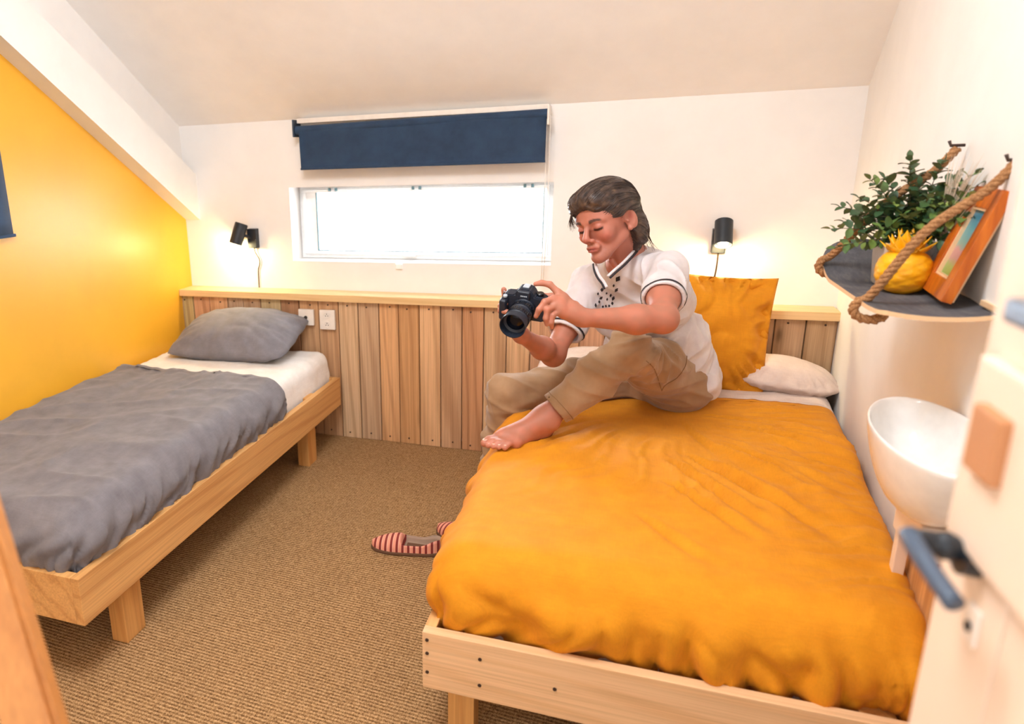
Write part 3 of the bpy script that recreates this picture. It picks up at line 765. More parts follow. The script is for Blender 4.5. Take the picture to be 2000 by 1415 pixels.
for k, (p, dr, s) in enumerate(leafs):
    up = Vector((rnd.uniform(-.5, .5), rnd.uniform(-.5, .5), 1)); y = up.cross(dr).normalized(); z = dr.cross(y)
    m4 = Matrix(((dr.x*s, y.x*s, z.x*s, p.x), (dr.y*s, y.y*s, z.y*s, p.y), (dr.z*s, y.z*s, z.z*s, p.z), (0, 0, 0, 1)))
    if k < 300:
        o = bpy.data.objects.new('leaf', leaf_me); COL.objects.link(o); o.parent = PL; o.matrix_local = m4
    else:
        oo = len(rest_v); rest_v += [m4@v.co for v in leaf_me.vertices]; rest_f += [tuple(oo+i for i in q.vertices) for q in leaf_me.polygons]
if rest_v: tag(obj('foliage', pydata('foliage', rest_v, rest_f), 'leaf', PL, smooth=True), kind='stuff')

# pineapple ornament
QX, QY, QZ = 1.836, -1.020, 1.019
PA = thing('pineapple_ornament', 'glossy yellow pineapple ornament standing in front of the white plant pot', 'ornament', (QX, QY, QZ))
def pineapple():
    n, m = 80, 44; V = []; F = []; R, H = .0605, .112
    for j in range(m+1):
        s = j/m; a = PI*s; r = R*math.sin(a)**.72; z = H/2*(1-math.cos(a))
        if s < .06: r = R*.42*(s/.06)**.5; z = 0 if s == 0 else z
        for k in range(n):
            th = 2*PI*k/n
            d1 = (th*6/(2*PI)+s*6) % 1; d2 = (th*6/(2*PI)-s*6) % 1
            q = min(min(d1, 1-d1), min(d2, 1-d2)); bmp = .0026*min(q/.32, 1)**.6
            rr = r+(bmp if .08 < s < .95 else 0); V.append((rr*math.cos(th), rr*math.sin(th), z))
    for j in range(m):
        for k in range(n): F.append((j*n+k, j*n+(k+1) % n, (j+1)*n+(k+1) % n, (j+1)*n+k))
    return V, F
t = NT('yellow_glaze'); M['yglaze'] = t.fin(.28, .5, t.ramp(t.noise(t.coords(), 20, 3), [(.3, srgb('f2a50e')), (.7, srgb('fbb71c'))]), Subsurface_Weight=.08)
V, F = pineapple(); o = obj('fruit_body', pydata('fruit_body', V, F), 'yglaze', PA, smooth=True)
for ring, (cnt, r0, z0, ln, out, wd) in enumerate(((7, .016, .098, .056, .95, .054), (7, .014, .102, .062, .60, .050), (6, .010, .106, .066, .28, .042))):
    for k in range(cnt):
        a = 2*PI*(k+.5*ring)/cnt; V = []; F = []
        dr = Vector((math.cos(a), math.sin(a), 0)); tg = Vector((-math.sin(a), math.cos(a), 0))
        for i in range(7):
            s = i/6; w = wd/2*(1-s**1.6)*(.7+.5*math.sin(s*PI)); p = dr*(r0+ln*out*(s-.15*s*s))+Vector((0, 0, z0+ln*(1.0-.42*out)*s))
            th = .004*(1-s)+.0008
            nrm = (dr*.6+Vector((0, 0, -.8*out))).normalized()
            V += [p-tg*w, p+nrm*th, p+tg*w, p-nrm*th]
        for i in range(6):
            for q in range(4): F.append((i*4+q, i*4+(q+1) % 4, i*4+4+(q+1) % 4, i*4+4+q))
        F.append((0, 1, 2, 3)); F.append((27, 26, 25, 24))
        obj('crown_leaf', pydata('crown_leaf', V, F), 'yglaze', PA, smooth=True)

# leaning orange picture frame
PF = thing('picture_frame', 'orange-stained wooden picture frame leaning on the skateboard shelf', 'picture frame', (1.90, -1.03, 1.03))
A = Vector((1.893, -1.015, 1.033)); B = Vector((1.872, -1.225, 1.033)); Tt = Vector((1.958, -1.045, 1.2600))
ex = (B-A).normalized(); ez0 = (Tt-A); ez = (ez0-ex*ez0.dot(ex)).normalized(); ey = ex.cross(ez).normalized()     # ex: towards camera, ez: up, -ey: out of the picture
if ey.x > 0: ey = -ey
FW, FH = (B-A).length, .262
t = NT('orange_stained_wood'); fn = t.noise(t.coords((1, 1, .1)), 60, 4)
M['owood'] = t.fin(.38, .4, t.ramp(fn, [(.3, srgb('a84f0e')), (.7, srgb('cf701c'))]))
def fbox(name, u0, u1, w0, w1, d0, d1, mat, bev=.0015, par=PF):
    m, c = box(u0, u1, d0, d1, w0, w1, bev); bmesh.ops.translate(m, vec=c, verts=m.verts)
    for v in m.verts: v.co = A+ex*v.co.x+ey*v.co.y+ez*v.co.z-par.location
    bmesh.ops.recalc_face_normals(m, faces=m.faces)
    return obj(name, m, mat, par)
bw = .046
fbox('frame_side', 0, bw, 0, FH, 0, .022, 'owood'); fbox('frame_side', FW-bw, FW, 0, FH, 0, .022, 'owood')
fbox('frame_side', bw, FW-bw, 0, bw, 0, .022, 'owood'); fbox('frame_side', bw, FW-bw, FH-bw, FH, 0, .022, 'owood')
for b in ((bw, bw+.006, bw, FH-bw), (FW-bw-.006, FW-bw, bw, FH-bw), (bw+.006, FW-bw-.006, bw, bw+.006), (bw+.006, FW-bw-.006, FH-bw-.006, FH-bw)):
    fbox('inner_slip', *b, .008, .0175, 'ply', .0005)
t = NT('holiday_print'); tc = t.n('ShaderNodeTexCoord'); sep = t.n('ShaderNodeSeparateXYZ'); t.l(tc.outputs['Generated'], sep.inputs[0])
nz = t.noise(t.coords(), 45, 4, .6); ad = t.n('ShaderNodeMath', operation='MULTIPLY_ADD'); t.l(nz, ad.inputs[0]); ad.inputs[1].default_value = .22; t.l(sep.outputs['Z'], ad.inputs[2])
c = t.ramp(ad.outputs[0], [(.12, srgb('7d9a4a')), (.26, srgb('93a85e')), (.36, srgb('b98d86')), (.50, srgb('c48f8c')), (.58, srgb('7fa79a')), (.78, srgb('5d9fa8')), (1, srgb('3f7f9a'))])
fbox('picture', bw+.006, FW-bw-.006, bw+.006, FH-bw-.006, .006, .009, t.fin(.3, .5, c), 0)
fbox('back_panel', .004, FW-.004, .004, FH-.004, -.004, .004, 'ply', .001)

# smaller grey framed picture lying against the wall behind it
g2 = thing('picture_frame', 'dark grey panel with a pale wooden edge behind the orange frame', 'picture frame', (1.94, -1.22, 1.03))
me_, c = box(1.936, 1.950, -1.355, -1.235, 1.034, 1.205, .001); bmesh.ops.translate(me_, vec=Vector(c)-g2.location, verts=me_.verts); obj('panel', me_, plain('grey_card', '6d625c', .7), g2)
me_, c = box(1.925, 1.957, -1.362, -1.228, 1.0325, 1.046, .002); bmesh.ops.translate(me_, vec=Vector(c)-g2.location, verts=me_.verts); obj('bottom_edge', me_, 'ply', g2)
# dried grass
dg = thing('dried_grass', 'wispy pale dried grass plumes in a glass bottle on the skateboard shelf', 'dried flowers', (1.915, -.985, 1.026))
V, F = lathe([(.0005, 0), (.020, 0), (.022, .01), (.022, .07), (.009, .095), (.009, .12), (.007, .12), (.007, .095), (.020, .07), (.020, .012), (.0005, .008)], 24)
obj('bottle', pydata('bottle', V, F), gt.m, dg, smooth=True)
V = []; F = []
for k in range(80):
    a = rnd.uniform(0, 2*PI); p0 = Vector((0, 0, .10)); tip = Vector((-.01+.020*math.cos(a)*rnd.random(), -.09+.075*rnd.uniform(-1, 1), rnd.uniform(.22, .345)))
    mid = p0.lerp(tip, .55)+Vector((.0, .02, .02)); pts = [p0*(1-s)**2+mid*2*s*(1-s)+tip*s*s for s in (0, .25, .5, .75, 1)]
    v, f = tube(pts, [.0003, .0003, .0005, .0008, .0002], 3); oo = len(V); V += v; F += [tuple(i+oo for i in q) for q in f]
tag(obj('plume', pydata('plume', V, F), plain('straw', 'e6d3bf', .8), dg, smooth=True), kind='stuff')

# whole group scaled about the camera position to sit against the slanting wall
for g_ in (SB, PL, PA, PF, g2, dg):
    p = Vector(g_.location)-Vector((1.81, -1.0, 1.02)); g_.location = Vector((1.7013, -1.3843, 1.0862))+p*.83; g_.scale = (.83, .83, .83)
PF.location.y -= .016; g2.location.y -= .01

# ------------------------------------------------------------------ washbasin on its wooden stand
BS_ = thing('washbasin', 'round white ceramic washbasin by the right wall behind the open door', 'sink', (1.712, -1.72, .702), math.radians(-5.4))
sx, sy = .092, .215
prof = [(.0005, .03), (.35, .03), (.62, .055), (.82, .105), (.95, .165), (1.0, .20), (1.0, .208), (.975, .212), (.945, .207), (.90, .17), (.78, .115), (.55, .075), (.0005, .06)]
V, F = lathe([(r, z*.86) for r, z in prof], 64, sx, sy)
o = obj('basin', pydata('basin', V, F), 'ceramic', BS_, smooth=True)
sub = o.modifiers.new('s', 'SUBSURF'); sub.levels = 1; sub.render_levels = 1
V, F = lathe([(.0005, .055), (.018, .055), (.02, .0525), (.02, .049)], 20); obj('drain', pydata('drain', V, F), plain('chrome', 'c8ccd0', .15, metal=1), BS_, (0, 0, .0), smooth=True)
ws = thing('washstand', 'wooden slatted washstand against the wall under the round white basin', 'stand', (1.78, -1.72, 0))
for k in range(9):
    a = -1.50-k*.05; x = xw(a-.045)-.022; boxo('slat', (x-.008, x+.008, a-.047, a, .02, .640), 'plank', ws, .002, color=(1.15, .92, .62) if k % 2 else (.95, .72, .45))
boxo('bracket_board', (1.70, 1.770, -1.80, -1.66, .655, .725), 'door', ws, .003)
boxo('post', (1.742, 1.764, -1.575, -1.553, 0, .655), 'door', ws, .002)
# ------------------------------------------------------------------ open door at the right, close to the camera
DO = thing('door_1', None, None, (1.47, -2.95, 0)); DO['kind'] = 'structure'; DO['label'] = 'open cream plank door close to the camera at the right edge'
X0 = 1.45
for k in range(7):
    y1 = -2.54-k*.118; boxo('plank', (X0, X0+.030, y1-.1155, y1, .03, 2.02), 'door', DO, .003)
for z0, z1 in ((1.105, 1.26), (.12, .28), (1.78, 1.93)):
    boxo('cross_rail', (X0-.012, X0-.0005, -3.36, -2.565, z0-.02, z1-.02), 'door', DO, .003)
V, F = tube([(X0, -2.60, 1.082), (X0-.012, -2.60, 1.083)], .019, 24); obj('handle_rose', pydata('rose', V, F), 'black', DO, tuple(-DO.location), smooth=False)
V, F = tube(spline([(X0-.010, -2.60, 1.083), (X0-.018, -2.598, 1.084), (X0-.027, -2.597, 1.086), (X0-.036, -2.597, 1.087), (X0-.044, -2.60, 1.088)], 5), [.008]*2+[.009, .010, .011, .011, .0115, .012, .0115, .011, .010, .009, .009, .009]+[.009]*7, 16)
obj('handle_shaft', pydata('shaft', V, F), 'black', DO, tuple(-DO.location), smooth=True)
V, F = tube(spline([(X0-.045, -2.592, 1.0885), (X0-.045, -2.612, 1.086), (X0-.042, -2.645, 1.080), (X0-.038, -2.672, 1.075)], 6), [.0078]*10+[.0072]*9, 16)
obj('lever', pydata('lever', V, F), plain('steel_grey', '46566a', .35), DO, tuple(-DO.location), smooth=True)
boxo('latch_block', (X0-.020, X0-.0005, -2.638, -2.590, 1.155, 1.208), plain('tan_wood', 'c08558', .6), DO, .003)
boxo('keyhole_plate', (X0-.003, X0-.0002, -2.628, -2.606, 1.012, 1.044), 'white_plastic', DO, .001)
V, F = tube([(X0-.0035, -2.617, 1.026), (X0-.005, -2.617, 1.026)], .0045, 12); obj('keyhole', pydata('kh', V, F), 'hole', DO, tuple(-DO.location))
boxo('door_hook', (X0-.018, X0-.0005, -2.655, -2.60, 1.275, 1.293), plain('zinc', '7f8ea0', .3, metal=.6), DO, .004)

# blurred timber post in the left foreground
V = [Vector((.568, -2.752, 1.10)), Vector((.664, -2.795, .845))]
ax = (V[1]-V[0]).normalized(); P0 = V[0]-ax*.12; P1 = V[1]+ax*.95
rgt = Vector(CAM_R[0]); side = (rgt-ax*rgt.dot(ax)).normalized(); fwd = ax.cross(side).normalized()
bm = bmesh.new(); W_, T_ = .056, .03; vs = []
for P in (P0, P1):
    for a, b in ((0, 0), (-W_, 0), (-W_, 1), (0, 1)): vs.append(bm.verts.new(P+side*a+fwd*(T_*b)))
for q in ((0, 1, 2, 3), (7, 6, 5, 4), (0, 4, 5, 1), (1, 5, 6, 2), (2, 6, 7, 3), (3, 7, 4, 0)): bm.faces.new([vs[i] for i in q])
bmesh.ops.recalc_face_normals(bm, faces=bm.faces); bmesh.ops.bevel(bm, geom=bm.edges[:], offset=.005, segments=2, affect='EDGES')
cc = (P0+P1)/2; bmesh.ops.translate(bm, vec=-cc, verts=bm.verts)
o = obj('timber_post', bm, 'pine_z', None, cc, color=(.80, .62, .48)); tag(o, 'blurred slanting timber post in the left foreground', 'post')

# ------------------------------------------------------------------ striped espadrilles on the carpet
t = NT('shoe_stripes'); tc = t.n('ShaderNodeTexCoord'); sp = t.n('ShaderNodeSeparateXYZ'); t.l(tc.outputs['Object'], sp.inputs[0])
mm = t.n('ShaderNodeMath', operation='MULTIPLY'); mm.inputs[1].default_value = 47.0; t.l(sp.outputs['X'], mm.inputs[0])
fr = t.n('ShaderNodeMath', operation='FRACT'); t.l(mm.outputs[0], fr.inputs[0])
c = t.ramp(fr.outputs[0], [(.0, srgb('e3987f')), (.44, srgb('e3987f')), (.50, srgb('7a2f2c')), (.86, srgb('8a3a34')), (.93, srgb('f0b8a0'))])
t.bump(t.noise(t.coords(), 500, 3), .4, .001); M['stripes'] = t.fin(.85, .2, c)
M['jute'] = plain('jute_sole', '6b4a34', .9); M['shoe_in'] = plain('shoe_lining', 'a98d78', .9)
def shoe(loc, rz, label):
    s_ = thing('espadrille', label, 'shoe', loc, rz, 'striped espadrilles on the carpet')
    Ls = .262
    def w(s): return .046*(1-(2*abs(s-.5))**3.2)**.5*(1.0-.20*smst(.25, .75, np.array(s)).item())+.0005
    nS, nK = 40, 21; V = []; F = []
    for i in range(nS+1):
        s = .006+.988*i/nS; x = -Ls/2+Ls*s; ww = w(s); arch = 1-float(smst(.42, .50, np.array(s)))
        hA = .018+.036*math.sin(min(s/.5, 1)*PI/2)**.9; hw = .030+.022*float(smst(.70, .95, np.array(s)))
        endc = min(1, (1-s)/.05)**.5 if s > .95 else 1
        for k in range(nK):
            u = k/(nK-1); th = PI*u
            ax_, az = ww*math.cos(th), .012+hA*math.sin(th)**.8
            # U section: up outside, down inside
            q = abs(2*u-1); sg = 1 if u < .5 else -1
            if q > .6: f_ = (1-q)/.4; ux_, uz = sg*ww*(1-.06*f_), .012+hw*f_
            elif q > .35: f_ = (.6-q)/.25; ux_, uz = sg*ww*(.94-.12*f_), .012+hw*(1-f_)*.98
            else: ux_, uz = sg*ww*.82*q/.35, .0125
            V.append((x, ax_*arch+ux_*(1-arch), az*arch+uz*(1-arch)))
    for i in range(nS):
        for k in range(nK-1): F.append((i*nK+k, (i+1)*nK+k, (i+1)*nK+k+1, i*nK+k+1))
    F.append(tuple(range(nK))); F.append(tuple(nS*nK+k for k in range(nK))[::-1])
    me = pydata('upper', V, F); me.materials.append(M['stripes']); me.materials.append(M['shoe_in'])
    for p in me.polygons:
        i, k = divmod(p.vertices[0], nK); 
        if i > nS*.47 and 4 <= k <= 15: p.material_index = 1
    obj('upper', me, None, s_, smooth=True)
    # braided jute sole
    V = []; F = []; n = 72
    for zz, g in ((0, .96), (.003, 1.04), (.008, 1.06), (.013, 1.03), (.015, .95)):
        for k in range(n):
            a = 2*PI*k/n; s = .5+.5*math.cos(a)*.995; V.append((-Ls/2*1.02+Ls*1.02*s, math.copysign(w(min(max(s, .002), .998))*g, math.sin(a)) if abs(math.sin(a)) > 1e-6 else 0, zz))
    for r in range(4):
        for k in range(n): F.append((r*n+k, r*n+(k+1) % n, (r+1)*n+(k+1) % n, (r+1)*n+k))
    F.append(tuple(range(n))[::-1]); F.append(tuple(4*n+k for k in range(n)))
    obj('sole', pydata('sole', V, F), 'jute', s_, smooth=False)
    return s_
shoe((.468, -.985, .0), math.radians(6), 'striped espadrille lying on the carpet, nearest to the camera and fully beside the bed')
shoe((.66, -.865, .0), math.radians(-28), 'striped espadrille mostly hidden behind the orange duvet')

# ================================================================== THE MAN
# signed-distance modelling: every limb is a tapered solid, blended into one surface and meshed with surface nets
def A3(p): return np.array(p, dtype=np.float64)
class Field:
    def __init__(s): s.items = []
    def add(s, fn, lo, hi, k=.02, mode='u'): s.items.append((fn, np.minimum(lo, hi), np.maximum(lo, hi), k, mode)); return s
    def cone(s, a, b, ra, rb, k=.02, mode='u', sq=None, cut=None):
        a, b = A3(a), A3(b)
        def fn(P, a=a, b=b):
            ba = b-a; L2 = ba@ba; pa = P-a; t = np.clip((pa@ba)/L2, 0, 1)
            q = pa-t[:, None]*ba
            if sq is not None:      # flatten across one axis
                ax, f = A3(sq[0]), sq[1]; ax = ax/np.linalg.norm(ax); c = q@ax; q = q+ax[None]*((f-1)*c)[:, None]
            d = np.linalg.norm(q, axis=1)-(ra+(rb-ra)*t)
            if cut is not None: n_ = A3(cut[1]); n_ = n_/np.linalg.norm(n_); d = np.maximum(d, (P-A3(cut[0]))@n_)
            return d
        R = max(ra, rb)*(1 if sq is None else max(1, 1/sq[1])); return s.add(fn, np.minimum(a, b)-R, np.maximum(a, b)+R, k, mode)
    def ell(s, c, r, B=None, k=.02, mode='u'):
        c, r = A3(c), A3(r); B = np.eye(3) if B is None else np.array(B)      # rows of B = the axes
        def fn(P):
            q = (P-c)@B.T; k0 = np.linalg.norm(q/r, axis=1); k1 = np.linalg.norm(q/(r*r), axis=1); return k0*(k0-1)/np.maximum(k1, 1e-9)
        R = r.max(); return s.add(fn, c-R, c+R, k, mode)
    def ball(s, c, r, k=.02, mode='u'): return s.ell(c, (r, r, r), None, k, mode)
    def comb(s, d, v, k, mode):
        if mode == 'u':
            h = np.maximum(k-np.abs(d-v), 0)/k; return np.minimum(d, v)-h*h*k/4
        if mode == 's':
            v = -v; h = np.maximum(k-np.abs(d-v), 0)/k; return np.maximum(d, v)+h*h*k/4
    def ev(s, P):
        d = np.full(len(P), .08)
        for fn, lo, hi, k, mode in s.items:
            m = np.all((P > lo-k-.03) & (P < hi+k+.03), axis=1)
            if m.any(): d[m] = s.comb(d[m], fn(P[m]), k, mode)
        return d
    def mesh(s, lo, hi, h):
        lo, hi = A3(lo), A3(hi); n = np.ceil((hi-lo)/h).astype(int)+1
        ax = [lo[i]+h*np.arange(n[i]) for i in range(3)]
        D = np.full(tuple(n), .08)
        for fn, l, u, k, mode in s.items:
            m = k+.012
            sl = [slice(max(0, np.searchsorted(ax[i], l[i]-m)), min(n[i], np.searchsorted(ax[i], u[i]+m))) for i in range(3)]
            if any(q.stop <= q.start for q in sl): continue
            G = np.stack(np.meshgrid(ax[0][sl[0]], ax[1][sl[1]], ax[2][sl[2]], indexing='ij'), -1); sh = G.shape[:3]
            v = fn(G.reshape(-1, 3)).reshape(sh); D[tuple(sl)] = s.comb(D[tuple(sl)], v, k, mode)
        D[0] = D[-1] = .08; D[:, 0] = D[:, -1] = .08; D[:, :, 0] = D[:, :, -1] = .08
        return surfnets(D, lo, h)
def surfnets(D, lo, h):
    S = D < 0; nx, ny, nz = D.shape; cs = np.zeros((nx-1, ny-1, nz-1)); cnt = np.zeros_like(cs); acc = np.zeros((nx-1, ny-1, nz-1, 3))
    off_ = {0: np.array([1, 0, 0]), 1: np.array([0, 1, 0]), 2: np.array([0, 0, 1])}
    quads = []
    inside = cs
    E_ = []
    for a in range(3):
        sl0 = [slice(None)]*3; sl1 = [slice(None)]*3; sl0[a] = slice(0, -1); sl1[a] = slice(1, None)
        d0, d1 = D[tuple(sl0)], D[tuple(sl1)]; cr = (d0 < 0) != (d1 < 0)
        I = np.argwhere(cr); t = d0[cr]/(d0[cr]-d1[cr]); P = I.astype(float); P[:, a] += t
        E_.append((a, I, P, d0[cr] < 0))
        o1, o2 = [x for x in range(3) if x != a]
        for u in (0, -1):
            for v in (0, -1):
                J = I.copy(); J[:, o1] += u; J[:, o2] += v
                ok = np.all((J >= 0) & (J < np.array([nx-1, ny-1, nz-1])), axis=1)
                f = np.ravel_multi_index(J[ok].T, (nx-1, ny-1, nz-1))
                np.add.at(cnt.reshape(-1), f, 1)
                A = acc.reshape(-1, 3)
                for c in range(3): A[:, c] += np.bincount(f, weights=P[ok][:, c], minlength=len(A))
    act = cnt.reshape(-1) > 0; ids = np.full(act.size, -1); ids[act] = np.arange(act.sum())
    V = acc.reshape(-1, 3)[act]/cnt.reshape(-1)[act][:, None]*h+lo
    F = []
    for a, I, P, neg in E_:
        o1, o2 = [(1, 2), (2, 0), (0, 1)][a]
        cor = []
        for u, v in ((0, 0), (-1, 0), (-1, -1), (0, -1)):
            J = I.copy(); J[:, o1] += u; J[:, o2] += v
            J = np.clip(J, 0, np.array([nx-2, ny-2, nz-2])); cor.append(ids[np.ravel_multi_index(J.T, (nx-1, ny-1, nz-1))])
        Q = np.stack(cor, 1); Q[~neg] = Q[~neg][:, ::-1]; F.append(Q)
    F = np.concatenate(F); F = F[(F >= 0).all(1)]
    return V, F
def vnormals(V, F):
    n = np.cross(V[F[:, 2]]-V[F[:, 0]], V[F[:, 3]]-V[F[:, 1]]); N = np.zeros_like(V)
    for c in range(4):
        for k in range(3): N[:, k] += np.bincount(F[:, c], weights=n[:, k], minlength=len(V))
    return N/np.maximum(np.linalg.norm(N, axis=1), 1e-9)[:, None]
def relax(V, F, it=2, lam=.5):
    for _ in range(it):
        S = np.zeros_like(V); c = np.zeros(len(V))
        for a in range(4):
            for b in ((a+1) % 4, (a+3) % 4):
                for k in range(3): S[:, k] += np.bincount(F[:, a], weights=V[F[:, b], k], minlength=len(V))
                c += np.bincount(F[:, a], minlength=len(V))
        V = V*(1-lam)+lam*S/np.maximum(c, 1)[:, None]
    return V
def fastmesh(name, V, F, col=None):
    me = bpy.data.meshes.new(name); me.vertices.add(len(V)); me.vertices.foreach_set('co', np.asarray(V, np.float32).ravel())
    me.loops.add(F.size); me.loops.foreach_set('vertex_index', F.ravel().astype(np.int32))
    me.polygons.add(len(F)); me.polygons.foreach_set('loop_start', np.arange(0, F.size, 4, dtype=np.int32)); me.polygons.foreach_set('loop_total', np.full(len(F), 4, dtype=np.int32))
    me.update(calc_edges=True); me.polygons.foreach_set('use_smooth', np.ones(len(F), bool))
    if col is not None:
        at_ = me.color_attributes.new('Col', 'FLOAT_COLOR', 'POINT'); at_.data.foreach_set('color', np.concatenate([col, np.ones((len(col), 1))], 1).astype(np.float32).ravel())
    return me
def nrm(v): v = A3(v); return v/np.linalg.norm(v)

Lhip, Rhip = A3((1.3649, -0.5330, 0.5762)), A3((1.2459, -0.4039, 0.5677))  # joints and later point tables computed from image pixels with chosen depths
Lknee, Lank = A3((1.1929, -0.9248, 0.7986)), A3((0.9551, -1.0141, 0.5893))
Rknee, Rank = A3((0.7905, -0.7420, 0.5597)), A3((.735, -.705, .10))
Neck = A3((1.1618, -0.6713, 1.0532))
Lsho, Rsho = A3((1.2784, -0.7689, 1.0208)), A3((1.0449, -0.5937, 0.9443))
Lelb, Lwri = A3((1.2721, -1.0231, 0.9252)), A3((1.0557, -1.1578, 0.9464))
Relb, Rwri = A3((0.9483, -0.8159, 0.7387)), A3((0.8713, -1.0449, 0.8581))
HeadC = A3((1.0937, -0.7827, 1.1810))
camR, camU, camT = A3(CAM_R[0]), -A3(CAM_R[1]), -A3(CAM_R[2])       # right, up, towards the camera
sh = nrm(Lsho-Rsho); fw = nrm(np.cross(A3((0, 0, 1)), sh)); fw = -fw if fw@A3((-1, -1, 0)) < 0 else fw
pel = (Lhip+Rhip)/2; spine_up = nrm((Lsho+Rsho)/2-pel)
chest = pel+(Neck-pel)*.66-fw*.012
belly = pel+(Neck-pel)*.30-fw*.030
SKIN = np.array(srgb('b1735c')[:3])

# ---- head, in its own frame: x = his left, y = forward, z = up
yaw, pit, rol = math.radians(60), math.radians(21), math.radians(0)
Fh = nrm(-math.sin(yaw)*math.cos(pit)*camR-math.sin(pit)*camU+math.cos(yaw)*math.cos(pit)*camT)
Uh = nrm(camU-Fh*(camU@Fh)); Lh = np.cross(Uh, -Fh)*-1; Lh = np.cross(Fh, Uh)*-1
Lh = nrm(np.cross(Uh, Fh))*-1 if (np.cross(Uh, Fh)@camR) < 0 else nrm(np.cross(Uh, Fh))
cr_, sr_ = math.cos(rol), math.sin(rol); Lh, Uh = Lh*cr_+Uh*sr_, Uh*cr_-Lh*sr_
HB = np.stack([Lh, Fh, Uh]); HS = 1.06
def H(x, y, z): return HeadC+HS*(Lh*x+Fh*y+Uh*z)
def hr(*r): return tuple(HS*q for q in r)
hd = Field()
hd.ell(H(0, -.018, .036), hr(.074, .093, .082), HB, .02)
hd.ell(H(0, .028, .030), hr(.064, .058, .056), HB, .03)
hd.cone(H(0, .015, -.02), H(0, .050, -.078), .054*HS, .026*HS, .03, sq=(Fh, .95))
for s in (-1, 1):
    hd.cone(H(s*.051, -.004, -.046), H(s*.012, .066, -.090), .014*HS, .012*HS, .022)
    hd.ell(H(s*.037, .055, -.022), hr(.022, .022, .024), HB, .022)
    hd.cone(H(s*.010, .083, .021), H(s*.046, .064, .020), .0075*HS, .007*HS, .012)
    hd.ell(H(s*.031, .0905, .003), hr(.0145, .0095, .0095), HB, .011, 's')
    hd.ell(H(s*.031, .0715, .002), hr(.0138, .0128, .0115), HB, .003)
    hd.cone(H(s*.018, .0795, -.0052), H(s*.044, .0715, -.0058), .0024*HS, .0022*HS, .004)
    hd.ell(H(s*.0115, .0915, -.034), hr(.0075, .0085, .0065), HB, .006)
hd.cone(H(0, .082, .014), H(0, .1035, -.024), .0066*HS, .0088*HS, .010)
hd.ball(H(0, .1025, -.0265), .0094*HS, .006)
for s in (-1, 1): hd.ell(H(s*.0068, .0985, -.0405), hr(.0036, .0048, .0030), HB, .003, 's')
hd.ell(H(0, .0805, -.056), hr(.024, .013, .016), HB, .012)
hd.cone(H(-.021, .0825, -.0570), H(0, .0915, -.0545), .0028*HS, .0038*HS, .005); hd.cone(H(.021, .0825, -.0570), H(0, .0915, -.0545), .0028*HS, .0038*HS, .005)
hd.cone(H(-.013, .0865, -.0655), H(.013, .0865, -.0655), .0042*HS, .0042*HS, .005); hd.ball(H(0, .090, -.0655), .0048*HS, .005)
hd.cone(H(-.021, .0905, -.0605), H(.021, .0905, -.0605), .0014*HS, .0014*HS, .004, 's')
hd.ell(H(0, .0740, -.0925), hr(.016, .013, .0135), HB, .014)
for s in (-1, 1):
    EB = np.stack([nrm(Lh*s+Fh*.35), nrm(Fh-Uh*.18), nrm(Uh+Fh*.18)])
    hd.ell(H(s*.078, -.012, -.004), hr(.0075, .019, .033), EB, .006)
    hd.ell(H(s*.0855, -.008, .001), hr(.0068, .0115, .022), EB, .003, 's')
    hd.ball(H(s*.0775, -.002, -.031), .0078*HS, .006)
    hd.ball(H(s*.0800, .003, -.008), .0042*HS, .003)
hd.cone(H(0, -.034, -.045), Neck-fw*.012, .049*HS, .055, .016)
hd.cone(H(0, -.008, -.072), Neck+fw*.042-A3((0, 0, .03)), .018, .026, .02)
hd.cone(H(0, .020, -.098)-Uh*.02, H(0, .010, -.12)-Uh*.02, .010, .010, .02)
hd.cone(Neck-A3((0, 0, .02)), chest, .065, .10, .04)
hd.cone(Neck+sh*.02-fw*.01, Lsho-sh*.04, .024, .03, .03); hd.cone(Neck-sh*.02-fw*.01, Rsho+sh*.04, .024, .03, .03)
hd.cone(chest-sh*.06+fw*.008+A3((0, 0, .03)), chest+sh*.06+fw*.008+A3((0, 0, .03)), .078, .078, .04)
lo = np.minimum(HeadC-.19, Neck-.16); hi = HeadC+.19
V1, F1 = hd.mesh(lo, hi, .0030)
V1 = relax(V1, F1, 1, .25)
